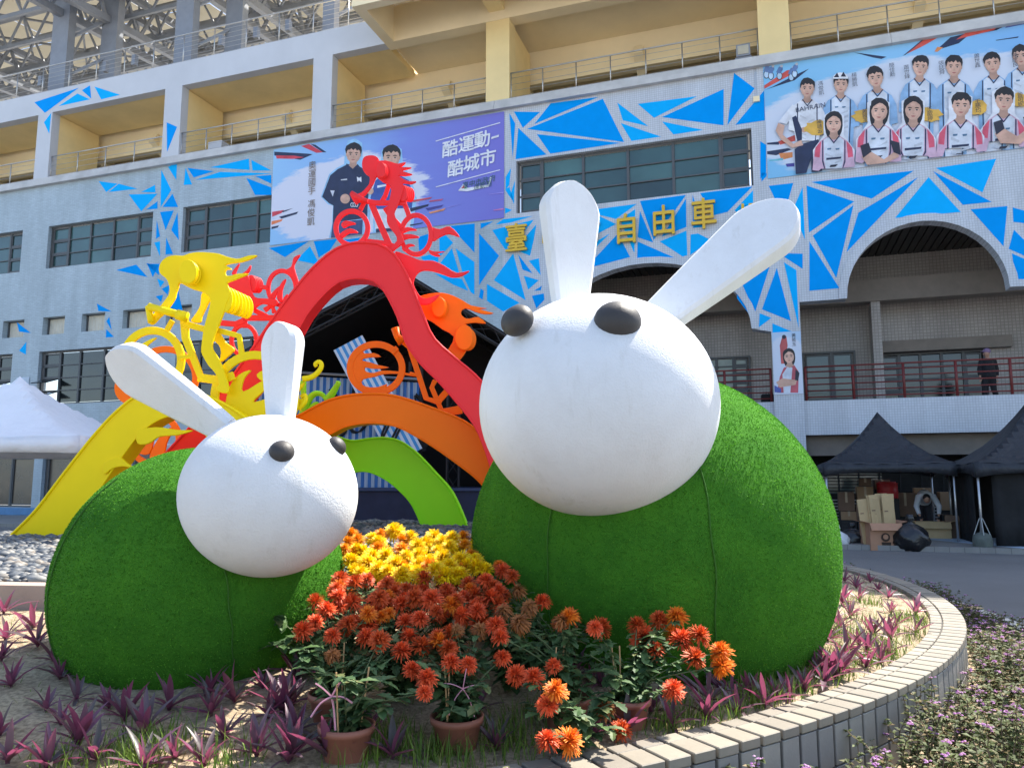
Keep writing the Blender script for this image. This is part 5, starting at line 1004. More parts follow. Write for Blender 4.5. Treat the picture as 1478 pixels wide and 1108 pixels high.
for i, fs in enumerate(plants):
    if not fs: continue
    b2 = bases[i]; kinds_ = [k for _, k, _ in fs]; main = max(set(kinds_), key=kinds_.count); ky = main in ('yellow', 'amber')
    grp = 'yellow chrysanthemum plants between the rabbits' if ky else 'red chrysanthemum plants massed between the rabbits'
    lab = ('%s chrysanthemum plant %s' % (desc[main], wherel[i])) if i in wherel else '%s chrysanthemum plant %s, %s' % (desc[main], 'among the red blooms' if not ky else 'behind the red blooms', 'against the small rabbit' if b2.x < -.72 else 'against the large rabbit' if b2.x > -.3 else 'midway between the rabbits')
    pl = thing('chrysanthemum_plant', lab, 'flower plant', b2, 0, None if i in wherel else grp+lab[-22:])
    pot = link('pot', pot_mesh, pl, world=False); pot.location = (0, 0, -.04); pot.scale = (1.12, 1.12, 1); link('potting_soil', ps_mesh, pot, world=False)
    st = MB(); fo = MB(); top = b2+Vector((0, 0, .10))
    if i > 4: top = b2+Vector((0, 0, .03)); bpy.data.objects.remove(pot.children[0]); bpy.data.objects.remove(pot)
    for (p, kind, r) in fs:
        s0 = top+Vector((rnd.uniform(-.04, .04), rnd.uniform(-.04, .04), 0)); d = p-s0; mid = s0+d*.5+Vector((-d.x*.22, -d.y*.22, .06*d.length))
        path = smooth_poly([s0, mid, p], False, 6); st.tube(path, [.0042-.0016*q/len(path) for q in range(len(path))], 5)
        o = link('flower', rnd.choice(FM[kind]), pl, world=False); o.location = p-b2; tilt = Vector((rnd.gauss(0, .35)+.5*(p.x-b2.x), rnd.gauss(-.45, .3), 1.0)).normalized()
        o.rotation_euler = (tilt.to_track_quat('Z', 'Y') @ Matrix.Rotation(rnd.uniform(0, 6.28), 4, 'Z').to_quaternion()).to_euler(); o.scale = (r*rnd.uniform(1.08, 1.36),)*3
        for q in range(30):
            t_ = rnd.uniform(.15, .97); k = int(t_*(len(path)-1)); pp = path[k]; a = rnd.uniform(0, 6.28)
            dd = Vector((math.cos(a), math.sin(a), rnd.uniform(-.3, .5))); leaf_geo(fo, pp, dd, Vector((0, 0, 1)), rnd.uniform(.045, .092)*(1.05-.35*t_))
    for q in range(8 if not ky else 4):            # side shoots without flowers
        a = rnd.uniform(0, 6.28); tip = top+Vector((math.cos(a)*.2, math.sin(a)*.2, rnd.uniform(.1, .3))); path = smooth_poly([top, top.lerp(tip, .5)+Vector((0, 0, .05)), tip], False, 5); st.tube(path, .003, 4)
        for w in range(20): pp = rnd.choice(path[1:]); a2 = rnd.uniform(0, 6.28); leaf_geo(fo, pp, Vector((math.cos(a2), math.sin(a2), rnd.uniform(-.3, .4))), Vector((0, 0, 1)), rnd.uniform(.05, .095))
    st.build('stems', stem_m, pl, recalc=False, smooth=True, kind='stuff'); fo.build('foliage', leaf_m, pl, recalc=False, kind='stuff')
    if i in (0, 1, 2, 3, 4):
        for q in range(2):
            a = rnd.uniform(0, 6.28); s0 = b2+Vector((.06*math.cos(a+q*2.5), .06*math.sin(a+q*2.5)-.02, .10)); MB().tube([s0, s0+Vector((rnd.uniform(-.03, .03), rnd.uniform(-.02, .02), .26))], .0035, 6).build('bamboo_cane', M('bamboo', (.45, .27, .12), .6, .2, 30), pl)
    if i in (0, 1):
        rib = MB(); c0 = b2+Vector((-.05 if i == 0 else .03, -.07, .26))
        for q in range(5): a = R(60+q*75+(i*20)); rib.tube(smooth_poly([c0, c0+Vector((math.cos(a)*.05, -.01, math.sin(a)*.05)), c0+Vector((math.cos(a)*.09, -.02, math.sin(a)*.11-.02))], False, 4), .004 if i == 0 else .0022, 4)
        rib.build('ribbon', M('pink_ribbon', (.70, .32, .40), .5), pl)

# ------------------------------------------------------------------ purple spiderwort rosettes, each leaf its own piece
lm, t, b = nt('purple_leaf'); g = t.nodes.new('ShaderNodeNewGeometry'); oi = t.nodes.new('ShaderNodeObjectInfo')
up_ = ramp(t, oi.outputs['Random'], [(0, (.075, .08, .065)), (.4, (.10, .085, .085)), (.75, (.13, .075, .10)), (1, (.18, .07, .12))]); dn_ = ramp(t, oi.outputs['Random'], [(0, (.10, .055, .07)), (1, (.21, .06, .115))])
mx = t.nodes.new('ShaderNodeMixRGB'); t.links.new(g.outputs['Backfacing'], mx.inputs[0]); t.links.new(up_, mx.inputs[1]); t.links.new(dn_, mx.inputs[2]); t.links.new(mx.outputs[0], b.inputs['Base Color']); b.inputs['Roughness'].default_value = .42
tl = t.nodes.new('ShaderNodeBsdfTranslucent'); tl.inputs[0].default_value = (.46, .09, .20, 1); ms = t.nodes.new('ShaderNodeMixShader'); ms.inputs[0].default_value = .26
t.links.new(b.outputs[0], ms.inputs[1]); t.links.new(tl.outputs[0], ms.inputs[2]); t.links.new(ms.outputs[0], t.nodes['Material Output'].inputs[0])
def blade_mesh(curl, w):
    v = []; f = []; prof = [(0, .55), (.2, .8), (.45, 1), (.7, .8), (.88, .42), (1, .03)]
    for t_, q in prof: 
        x = t_; z = -curl*t_*t_
        v += [(x, -w*q, z+w*q*.55), (x, 0, z), (x, w*q, z+w*q*.55)]
    for i in range(len(prof)-1):
        k = i*3; f += [(k, k+3, k+4, k+1), (k+1, k+4, k+5, k+2)]
    return mesh('leaf', v, f, lm, smooth=True, recalc=False)
BL = [blade_mesh(c_, w_) for c_, w_ in ((.12, .078), (.3, .07), (.5, .082), (.05, .09))]
def rosette(seed):
    rnd = random.Random(seed); e = thing('spiderwort_rosette', 'x', 'plant')
    n = rnd.randint(9, 13)
    for k in range(n):
        o = link('leaf', rnd.choice(BL), e, world=False); u = k/n; o.rotation_euler = (0, -R(80-62*u+rnd.gauss(0, 7)), k*2.4+rnd.gauss(0, .2)); o.location = (0, 0, .005+.012*u)
        s = (.11+.07*rnd.random())*(1.0 if u < .8 else .85); o.scale = (s, s*rnd.uniform(.9, 1.2), s)
    return e
RP = []
def rp(T_, pts): RP.extend(T_(*p) for p in pts)
rp(lambda x, y: (x/2.716, 700+y/2.716), [(15, 505), (130, 555), (150, 632), (5, 690), (45, 792), (208, 690), (235, 765), (300, 845), (180, 885), (240, 940), (430, 875), (490, 925), (660, 885), (565, 985), (820, 825), (920, 850), (1030, 795), (1050, 915), (880, 1000), (690, 1075), (370, 1085), (30, 1090), (1010, 1065), (830, 905), (300, 1020), (1120, 885), (1135, 1080), (800, 1105), (0, 985), (22, 600), (560, 1120), (180, 1120)])
rp(T3, [(90, 720), (70, 830), (90, 960), (50, 1090), (230, 1085), (500, 1070), (960, 1030), (1290, 705), (1370, 740), (20, 870), (870, 870), (400, 960)])
rp(T44, [(915, 132), (960, 192), (995, 132), (1050, 182), (1060, 232), (930, 242), (1135, 235), (1040, 292), (860, 315), (900, 282), (960, 330), (1060, 315), (1135, 292), (920, 362), (1030, 385), (1095, 372), (880, 432), (930, 440), (980, 402), (790, 475), (850, 452), (660, 525), (620, 492), (490, 512), (480, 565), (370, 590), (120, 625), (60, 440), (150, 460), (580, 545), (520, 470), (230, 605), (985, 352), (1000, 305), (895, 392), (560, 490), (700, 500), (905, 200), (880, 255), (1020, 160), (840, 420), (1075, 270), (950, 150), (740, 500), (300, 545)])
protos = [rosette(s) for s in range(7)]; used = set(); rnd = random.Random(9)
for (px, py) in RP:
    p = soil_at(px, py)
    if math.hypot(p.x-PC.x, p.y-PC.y) > RI-.06:
        d = Vector((p.x-PC.x, p.y-PC.y, 0)).normalized(); p = PC+d*(RI-.1); p.z = soil_z(p.x, p.y)
    k = rnd.randrange(7); e = protos[k] if k not in used else copy_tree(protos[k]); used.add(k)
    e.location = p-Vector((0, 0, .006)); e.rotation_euler = (rnd.gauss(0, .1), rnd.gauss(0, .1), rnd.uniform(0, 6.28)); s = rnd.uniform(.84, 1.32); e.scale = (s, s, s)
    size = 'small' if s < .99 else 'large' if s > 1.16 else 'mid-sized'
    marks = [('beside the pink-ribbon pot', bases[0], .34), ('beside the string-tied pot', bases[1], .34), ('beside the lone orange flower pot', bases[3], .36), ('next to the red bloom spilling over the rim', bases[24], .4)]
    near = [m_ for m_ in marks if (Vector((p.x, p.y, 0))-Vector((m_[1].x, m_[1].y, 0))).length < m_[2]]; rr = math.hypot(p.x-PC.x, p.y-PC.y); ds = math.hypot(p.x+1.86, p.y-4.72); dl = math.hypot(p.x-.97, p.y-5.5)
    if near: pos = near[0][0]
    elif rr > RI-.32 and p.y > 5: pos = 'against the far curve of the rim'
    elif rr > RI-.32: pos = 'just inside the near rim'
    elif ds < 1.02: pos = 'touching the foot of the small rabbit'
    elif dl < 1.42: pos = 'touching the foot of the large rabbit'
    elif p.x < -2.6: pos = 'in sand below the pebble bed kerb'
    elif p.x > 1.6: pos = 'in sand between the large rabbit and rim'
    elif p.x > .1: pos = 'in sand before the large rabbit'
    else: pos = 'in shaded sand before the small rabbit'
    e['label'] = '%s purple spiderwort rosette %s' % (size, pos); e['group'] = 'spiderwort rosettes '+pos+', '+size
# grass tufts, litter of dry twigs
gm = island_mat('grass_blade', [(0, (.09, .15, .025)), (.6, (.15, .25, .03)), (.85, (.2, .28, .05)), (1, (.28, .24, .10))], .6, .3, .3)
rnd = random.Random(31); v = []; f = []
def blade(p, L, lean, w=.004):
    a = rnd.uniform(0, 6.28); d = Vector((math.cos(a)*lean, math.sin(a)*lean, 1)).normalized(); s = Vector((-math.sin(a), math.cos(a), 0))*w; n = len(v); m_ = p+d*L*.55; e = m_+Vector((math.cos(a)*lean*1.5, math.sin(a)*lean*1.5, .7)).normalized()*L*.45
    v.extend([p-s, p+s, m_+s*.8, m_-s*.8, e]); f.extend([(n, n+1, n+2, n+3), (n+3, n+2, n+4)])
tufts = [T3(x, y) for x, y in [(430, 1060), (560, 1040), (650, 1060), (900, 1020), (1060, 1030), (1000, 960), (330, 1070), (820, 1070), (700, 1060), (480, 980), (1100, 900)]]+[T44(x, y) for x, y in [(370, 585), (440, 560), (520, 560), (700, 490), (760, 470), (800, 440), (880, 430), (940, 380), (1000, 390), (1080, 380), (1150, 340), (1190, 300), (1180, 270), (1000, 200), (880, 360), (840, 400), (600, 520), (320, 600), (660, 500), (900, 300), (980, 260), (1020, 330), (940, 200), (1090, 250), (1120, 300), (860, 300), (910, 420), (1050, 350), (970, 300), (1150, 260)]]+[(x/2.716, 700+y/2.716) for x, y in [(480, 1060), (560, 1040), (250, 1090), (590, 1080), (520, 1090), (900, 1090), (650, 1010)]]
for (px, py) in tufts:
    c = soil_at(px, py)
    for k in range(70):
        q = c+Vector((rnd.gauss(0, .07), rnd.gauss(0, .07), 0)); 
        if math.hypot(q.x-PC.x, q.y-PC.y) > RI-.02: continue
        q.z = soil_z(q.x, q.y)-.005; blade(q, rnd.uniform(.05, .16), rnd.uniform(.1, .8), .0028)
for k in range(4200):
    a = rnd.uniform(R(-150), R(20)); r = rnd.uniform(RPB+.05, RI-.02)
    q = Vector((PC.x+r*math.cos(a), PC.y+r*math.sin(a), 0)); q.z = soil_z(q.x, q.y)-.003; blade(q, rnd.uniform(.02, .07), rnd.uniform(.3, 1.5), .002)
tag(link('grass', mesh('grass', v, f, gm, recalc=False)), 'thin grass tufts growing through the sandy soil', 'grass', kind='stuff')
tw = MB()
for k in range(1500):
    a = rnd.uniform(R(-140), R(15)); r = rnd.uniform(RPB+.1, RI-.05); x, y = PC.x+r*math.cos(a), PC.y+r*math.sin(a); an = rnd.uniform(0, 6.28); L = rnd.uniform(.02, .07); z = soil_z(x, y)+.012
    tw.tube([(x, y, z), (x+L*math.cos(an), y+L*math.sin(an), z+rnd.uniform(-.004, .01))], .0016, 3, cap=False)
tag(tw.build('twigs', M('dry_twig', (.20, .15, .10), .9, .3, 30), recalc=False), 'dry twigs and grass scraps littering the sandy soil', 'twigs', kind='stuff')

# ------------------------------------------------------------------ lantana strip outside the wall, with its kerb
mb = MB(); mb.lathe([(RO+.002, .07), (RO+.78, .07)], 200, (PC.x, PC.y, 0), cap=False); tag(mb.build('border_soil', sand), kind='structure')
KM = M('pale_kerb', (.50, .46, .41), .8, .15, 4, .2, 40); ke = thing('border_kerb', 'curved pale kerb between the lantana strip and the road', 'kerb', (PC.x, PC.y, 0))
for k in range(40):
    a0 = R(-100+k*3.6); a1 = a0+R(3.53); q = [(r*math.cos(a), r*math.sin(a), .0) for r, a in ((RO+.78, a0), (RO+.92, a0), (RO+.92, (a0+a1)/2), (RO+.92, a1), (RO+.78, a1), (RO+.78, (a0+a1)/2))]
    mb = MB(); mb.prism(q, (0, 0, .11)); mb.build('kerb_stone', KM, ke, world=False)
lan = island_mat('lantana_leaf', [(0, (.055, .07, .022)), (.4, (.085, .11, .035)), (.75, (.12, .15, .048)), (.88, (.18, .135, .06)), (1, (.25, .18, .09))], .65, .3, .25); lst = M('lantana_stem', (.16, .11, .07), .8, .2, 20); lfl = island_mat('lantana_flower', [(0, (.42, .16, .42)), (.6, (.58, .27, .54)), (1, (.72, .48, .66))], .6, .3, .3)
rnd = random.Random(77); L_ = MB(); S_ = MB(); F_ = MB()
def sprig(p, d, n, Ls):
    q = p
    path = [p.copy()]
    for k in range(n): d = (d+Vector((rnd.gauss(0, .16), rnd.gauss(0, .16), rnd.gauss(.0, .1)))).normalized(); q = q+d*Ls; path.append(q.copy())
    S_.tube(path, .0026, 3, cap=False)
    for k, c in enumerate(path[1:]):
        for w in range(4):
            a = rnd.uniform(0, 6.28); dd = Vector((math.cos(a), math.sin(a), rnd.uniform(-.2, .6))).normalized(); s = Vector((-dd.y, dd.x, 0)).normalized(); l = rnd.uniform(.018, .046); n_ = Vector((0, 0, 1))
            L_.add([c, c+dd*l*.5+s*l*.36+n_*.004, c+dd*l+n_*-.004, c+dd*l*.5-s*l*.36+n_*.004], [(0, 1, 2, 3)])
    return path[-1]
for k in range(1900):
    a = R(rnd.uniform(-88, 12)); u = rnd.random(); r = RO+.06+.66*u
    x, y = PC.x+r*math.cos(a), PC.y+r*math.sin(a); hgt = .20+.12*snoise(x*1.2, y*1.2)+rnd.uniform(-.05, .08); near = max(0, min(1, (7.5-y)/4)); hgt *= .8+.45*near
    lean = rnd.uniform(0, 1.1); b_ = rnd.uniform(0, 6.28); tip = sprig(Vector((x, y, .07)), Vector((math.cos(b_)*lean, math.sin(b_)*lean, 1)).normalized(), max(4, int(hgt/.028)), .034)
    if rnd.random() < .42:
        for w in range(9):
            o = Vector((rnd.gauss(0, .011), rnd.gauss(0, .011), abs(rnd.gauss(0, .005)))); c = tip+o; e = .0085
            F_.add([c+Vector((e, 0, 0)), c+Vector((0, e, .001)), c+Vector((-e, 0, 0)), c+Vector((0, -e, .001)), c+Vector((0, 0, .006))], [(0, 1, 4), (1, 2, 4), (2, 3, 4), (3, 0, 4)])
LT = thing('lantana_border', 'straggly grey-green lantana with small mauve flowers along the outer wall', 'ground cover', (PC.x+7, PC.y-4.5, .07)); LT['kind'] = 'stuff'
for nm, q, m_ in (('foliage', L_, lan), ('stems', S_, lst), ('blossoms', F_, lfl)): q.build(nm, m_, LT, recalc=False, kind='stuff')
# ------------------------------------------------------------------ tents
def canopy_tent(name, label, s0, s1, o0, o1, ze, zp, mat, legm, frame=None, vd=.28, scal=.16, legs=True, base=.12):
    w2 = frame or fw
    c = w2((s0+s1)/2, 0, (o0+o1)/2); tn = thing(name, label, 'tent', (c.x, c.y, base), FROT if not frame else 0)
    N = 24; v = []; f = []
    for j in range(N+1):
        for i in range(N+1):
            a, b2 = i/N*2-1, j/N*2-1; m_ = max(abs(a), abs(b2)); h = (1-m_)
            z = ze+(zp-ze)*(.40*h+.60*h**2.1)-.05*(1-h)*(1-min(abs(a), abs(b2))**2)*(1 if m_ > .0 else 0)*.8+.012*math.sin(a*17+b2*9)*(1-h)
            v.append(w2((s0+s1)/2+(s1-s0)/2*a, z, (o0+o1)/2+(o1-o0)/2*b2))
    for j in range(N):
        for i in range(N): k = j*(N+1)+i; f.append((k, k+1, k+N+2, k+N+1))
    cn = link('canopy', mesh('canopy', v, f, mat, smooth=True), tn); cn.data.set_sharp_from_angle(angle=R(20)); sd = cn.modifiers.new('thick', 'SOLIDIFY'); sd.thickness = .012
    cor = [(s0, o0), (s1, o0), (s1, o1), (s0, o1)]
    for k in range(4):
        (a0, b0), (a1, b1) = cor[k], cor[(k+1) % 4]; v = []; f = []; n = 20
        for i in range(n+1):
            t_ = i/n; q = abs(2*t_-1); s, o = a0+(a1-a0)*t_, b0+(b1-b0)*t_; zt = ze-.04*(1-q*q); wob = .012*math.sin(i*1.9+k)
            v += [w2(s, zt, o+.004), w2(s+wob, zt-vd-scal*(q**3-.6), o+wob+.004)]
        for i in range(n): f.append((2*i, 2*i+2, 2*i+3, 2*i+1))
        vl = link('valance', mesh('valance', v, f, mat, smooth=True), tn); sd = vl.modifiers.new('thick', 'SOLIDIFY'); sd.thickness = .008
    if legs:
        for (a, b2) in cor:
            a2 = a+(.06 if a == s0 else -.06); b3 = b2+(.06 if b2 == o0 else -.06)
            MB().tube([w2(a2, base, b3), w2(a2, ze-.03, b3)], .028, 8).build('leg', legm, tn, smooth=True)
    return tn
blk_tent = M('black_tent_fabric', (.030, .032, .038), .55, .15, 2, .6, 5, bdist=.08); wht_tent = M('white_tent_fabric', (.74, .75, .78), .6, .05, 1, .5, 3.5, bdist=.08)
TA = canopy_tent('black_canopy_tent', 'black pop-up tent with a single peak sheltering cardboard boxes', .25, 3.25, .55, 3.5, 2.03, 3.42, blk_tent, steel)
TBt = canopy_tent('black_canopy_tent', 'black pop-up tent with netting walls and a weighted leg', 3.38, 6.9, 1.5, 4.7, 2.0, 3.75, blk_tent, steel, base=.0)
net = M('black_netting', (.016, .016, .017), .85, .3, 3, .4, 5, bdist=.04)
def netting(s0, o0, s1, o1, zt, zb):
    v = []; f = []; n = 24
    for i in range(n+1):
        t_ = i/n; w = .05*math.sin(i*1.3)+.03*math.sin(i*2.9); s, o = s0+(s1-s0)*t_, o0+(o1-o0)*t_
        for j in range(5): z = zt+(zb-zt)*j/4; v.append(fw(s+w*.4*j/4, z, o+w*j/4))
    for i in range(n):
        for j in range(4): a = i*5+j; f.append((a, a+5, a+6, a+1))
    o = link('netting_wall', mesh('netting_wall', v, f, net, smooth=True), TBt); sd = o.modifiers.new('thick', 'SOLIDIFY'); sd.thickness = .01
netting(3.75, 4.45, 6.8, 4.45, 1.98, .12); netting(3.5, 1.6, 3.5, 3.9, 1.98, .1); netting(3.45, 1.62, 6.8, 1.62, 1.98, .1)
p = fw(3.44, 0, 4.64); wb = thing('weight_bag', 'grey-green weight bag tied to the leg of the netted tent', 'bag', (p.x, p.y, 0), FROT)
mb = MB(); mb.lathe([(.16, 0), (.20, .05), (.21, .25), (.18, .38), (.05, .44)], 12); o = mb.build('bag', M('grey_green_cloth', (.10, .115, .10), .8, .2, 6, .5, 12, bdist=.03), wb, world=False, smooth=True)
for k in range(4): a = k*1.57; MB().tube([(.17*math.cos(a), .17*math.sin(a), .36), (.03*math.cos(a), .03*math.sin(a), .75)], .010, 5).build('strap', M('pale_strap', (.42, .43, .42), .7), wb, world=False)
WXY = lambda s, z, o: Vector((s, -o, z))
canopy_tent('white_canopy_tent', 'white canopy tent standing behind the foot of the yellow arch', -14.9, -8.95, -20.8, -15.8, 2.52, 4.1, wht_tent, steel, WXY, .34, .06)
# ------------------------------------------------------------------ goods under the black tent
card = M('cardboard', (.36, .23, .13), .8, .10, 3, .1, 30); card_l = M('pale_cardboard', (.50, .36, .19), .8, .10, 3, .1, 30); card_d = M('brown_cardboard', (.19, .12, .08), .8, .12, 3, .1, 30); tape = M('parcel_tape', (.42, .33, .22), .35)
def carton(label, s, o, w, d, h, mat, rz_=0, z=.12, flaps=False, grp=None, tp=True):
    p = fw(s, z, o); t_ = thing('carton', label, 'box', p, FROT+rz_, grp); g = .012
    if flaps:
        mb = MB()
        for x0, x1, y0, y1 in ((-w/2, w/2, -d/2, -d/2+g), (-w/2, w/2, d/2-g, d/2), (-w/2, -w/2+g, -d/2+g, d/2-g), (w/2-g, w/2, -d/2+g, d/2-g)): mb.box((x0, y0, 0), (x1, y1, h))
        mb.box((-w/2+g, -d/2+g, .002), (w/2-g, d/2-g, .015)); mb.build('box_body', mat, t_, world=False)
        for sx in (-1, 1):
            mb = MB(); mb.prism([(sx*w/2, -d/2, h), (sx*w/2, d/2, h), (sx*(w/2+.16), d/2, h+.04), (sx*(w/2+.16), -d/2, h+.04)], (0, 0, .008)); mb.build('flap', mat, t_, world=False)
        mb = MB(); mb.prism([(-w/2, -d/2, h), (w/2, -d/2, h), (w/2, -d/2-.10, h-.16), (-w/2, -d/2-.10, h-.16)], (0, -.008, 0)); mb.build('flap', mat, t_, world=False)
    else:
        o_ = MB().box((-w/2, -d/2, 0), (w/2, d/2, h)).build('box_body', mat, t_, world=False); bevel(o_, .008, 2)
        if tp: MB().box((-.03, -d/2-.002, h*.45), (.03, d/2+.002, h+.002)).build('tape', tape, t_, world=False)
    return t_
def goff(px, py, z=.12):
    p = gnd(px, py, z); d = p-Vector((FO[0], FO[1], 0)); return (d.x*FU[0]+d.y*FU[1], d.x*FN[0]+d.y*FN[1])
s_, o_ = goff(1270, 791, .0)
BXc = carton('large open carton with a printed black emblem, stuffed with folded cardboard, between two rubbish bags', s_, o_+.3, .72, .6, .62, M('orange_cardboard', (.42, .22, .13), .8, .08, 3, .1, 30), R(16), 0, True)
me_ = MB(); me_.lathe([(.075, .30), (.10, .36), (.09, .42), (.06, .46)], 10); 
emb = MB(); emb.prism([(-.02+.10*math.cos(R(a)), -.311, .30+.10*math.sin(R(a))) for a in range(0, 360, 24)], (0, -.002, 0)); emb.prism([(-.10, -.311, .10), (.08, -.311, .10), (.10, -.311, .19), (-.12, -.311, .19)], (0, -.002, 0)); emb.build('emblem', M('emblem_print', (.05, .03, .02), .8), BXc, world=False)
emb = MB(); emb.prism([(-.02+.06*math.cos(R(a)), -.3145, .31+.06*math.sin(R(a))) for a in range(0, 360, 30)], (0, -.002, 0)); emb.build('emblem', M('orange_cardboard', (.4, .2, .1)), BXc, world=False)
rnd = random.Random(6)
for k in range(9):
    q = fw(s_-.26+k*.062, .03, o_+.3+rnd.uniform(-.1, .14)); t_ = thing('folded_carton', 'pale flattened carton standing upright in the large open box', 'cardboard', q, FROT+R(rnd.uniform(-18, 30)), 'flattened cartons in the open box')
    h = rnd.uniform(1.0, 1.28); sl = MB().box((-.13, -.016, 0), (.13, .016, h)).build('sheet', card_l, t_, world=False); MB().box((-.10, -.020, h*.7), (-.02, -.0165, h*.72)).build('print_line', card_d, sl, world=False); t_.rotation_euler = (R(rnd.uniform(-4, 4)), R(rnd.uniform(-5, 5)), t_.rotation_euler[2])
def rubbish_bag(label, s, o, w, h, mat, seed):
    p = fw(s, 0, o); t_ = thing('rubbish_bag', label, 'bag', p, FROT); rnd = random.Random(seed); v = []; f = []; n = 28; k = 14
    for j in range(k+1):
        u = j/k; r = (w/2)*(math.sin(min(1, u*1.15+.12)*math.pi)**.55 if u < .8 else .28*(1-(u-.8)*2)); r = max(r, .035)
        for i in range(n):
            a = 2*math.pi*i/n; q = 1+.09*math.sin(a*5+j*.8+seed)+.06*math.sin(a*11-j*1.7)+.03*rnd.uniform(-1, 1); v.append((r*q*math.cos(a), r*q*math.sin(a)*.85, h*u))
    for j in range(k):
        for i in range(n): f.append((j*n+i, j*n+(i+1) % n, (j+1)*n+(i+1) % n, (j+1)*n+i))
    f += [tuple(range(n-1, -1, -1)), tuple(range(k*n, k*n+n))]
    link('bag', mesh('bag', v, f, mat, smooth=True), t_, world=False); MB().lathe([(.05, h*.80), (.06, h*.82), (.05, h*.84)], 12).build('tie', mat, t_, world=False)
plast = M('black_plastic', (.012, .012, .014), .28, .1, 4, .5, 14, spec=.6, bdist=.03)
s2, o2 = goff(1313, 793, 0); rubbish_bag('full black rubbish bag right of the large open carton', s2, o2+.3, .78, .82, plast, 1)
s2, o2 = goff(1230, 788, 0); rubbish_bag('sagging black rubbish bag left of the large open carton', s2, o2+.3, .7, .58, plast, 2)
s2, o2 = goff(1208, 789, 0); rubbish_bag('white rubbish bag peeping out behind the large rabbit', s2, o2+.5, .5, .55, M('white_plastic', (.65, .66, .68), .3, .05, 4, .4, 14, bdist=.03), 3)
for lab, px0, px1, pb, pt_, off, mat in [('dark brown carton with white tape standing on a flat carton', 1211, 1233, 737, 710, 1.2, card_d), ('flat brown carton under the taped carton', 1214, 1237, 750, 738, 1.25, card), ('tall brown carton, lowest of its stack behind the folded cardboard', 1237, 1262, 750, 728, 1.3, card_d), ('brown carton in the middle of the stack behind the folded cardboard', 1238, 1260, 727, 702, 1.3, card), ('small carton on top of the stack behind the folded cardboard', 1241, 1258, 701, 690, 1.3, card_d), ('brown carton beside the red drum', 1262, 1284, 706, 692, 1.0, card_d), ('dark carton stacked below the red drum', 1292, 1322, 745, 711, 1.1, card_d), ('brown carton behind the bending person', 1321, 1348, 724, 704, 1.0, card), ('brown carton on the stack right of the bending person', 1358, 1388, 736, 710, 1.1, card)]:
    s0, z0 = FS(px0, pb, off); s1, z1 = FS(px1, pt_, off); sc = (s0+s1)/2
    off -= .75; s0, z0 = FS(px0, pb, off); s1, z1 = FS(px1, pt_, off); sc = (s0+s1)/2
    carton(lab, sc, off-.2, abs(s1-s0), .42, z1-z0, mat, R(rnd.uniform(-4, 4)), max(.12, z0))
    if z0 > .16:   # what carries it
        q = [z for z in (0,)]
        cz = .12
        t_ = thing('crate_stack', 'dark plastic crate under the goods at the back of the tent', 'crate', fw(sc, .12, off-.2), FROT, 'dark crates carrying the goods'); MB().box((-abs(s1-s0)/2+.02, -.18, 0), (abs(s1-s0)/2-.02, .18, z0-.125)).build('crate_body', M('dark_plastic', (.02, .02, .022), .6), t_, world=False)
        for k in range(3): MB().box((-abs(s1-s0)/2+.015, -.188, (z0-.13)*(k+.5)/3), (abs(s1-s0)/2-.015, -.181, (z0-.13)*(k+.5)/3+.03)).build('slat', M('dark_plastic_rib', (.035, .035, .038), .6), t_, world=False)
s0, z0 = FS(1282, 716, .45); dr = thing('red_drum', 'bright red plastic drum behind the folded cardboard', 'drum', fw(s0, z0-.06, .35), FROT); MB().lathe([(.26, 0), (.275, .02), (.275, .18), (.285, .20), (.275, .22), (.275, .40), (.285, .41), (.285, .44), (.25, .445)], 24).build('drum_body', M('red_plastic', (.50, .03, .035), .4), dr, world=False, smooth=True); MB().lathe([(.24, .445), (.23, .47), (.02, .475)], 24).build('lid', M('red_plastic', (.5, .03, .035)), dr, world=False)
t_ = thing('crate_stack', 'dark plastic crate under the goods at the back of the tent', 'crate', fw(s0, .12, .35), FROT, 'dark crates carrying the goods'); MB().box((-.26, -.2, 0), (.26, .2, z0-.19)).build('crate_body', M('dark_plastic', (.02, .02, .02)), t_, world=False)
s0, o0 = goff(1312, 762); bk = thing('red_bucket', 'red bucket with blue rim beside the black rubbish bag', 'bucket', fw(s0, .12, o0), FROT); MB().lathe([(.15, 0), (.19, .42)], 20).build('bucket_body', M('red_plastic', (.5, .03, .035)), bk, world=False, smooth=True); MB().lathe([(.195, .40), (.20, .42), (.20, .50), (.17, .50)], 20).build('rim', M('blue_plastic', (.04, .07, .30), .4), bk, world=False)
s0, o0 = goff(1300, 764); sh = thing('leaning_sheet', 'pale blue sheet leaning between the bag and the bucket', 'sheet', fw(s0, .12, o0), FROT); MB().prism([(-.2, 0, 0), (.16, -.05, 0), (.05, .15, .62), (-.18, .16, .78)], (0, .012, 0)).build('sheet', M('pale_blue_plastic', (.40, .50, .62), .5), sh, world=False)
s0 = FS(1344, 760, 2.1)[0]; o0 = 2.1; PBX = (s0, o0); carton('wide brown carton the bending person reaches into', s0, o0, .82, .5, .42, card_l, 0, .12, True)
s0, o0 = goff(1381, 776); carton('open carton with raised flaps beside the tent leg', s0, o0, .5, .5, .58, card_d, R(-8), .12, True)
mb = MB(); q = [goff(*c) for c in ((1325, 777), (1478, 792), (1500, 775), (1330, 766))]; mb.prism([fw(s, .1245, o) for s, o in q], (0, 0, .004)); tag(mb.build('ground_sheet', M('pale_blue_tarp', (.42, .50, .58), .6, .12, 3, .4, 6, bdist=.02)), 'pale blue tarpaulin spread on the pavement under the tents', 'tarpaulin')
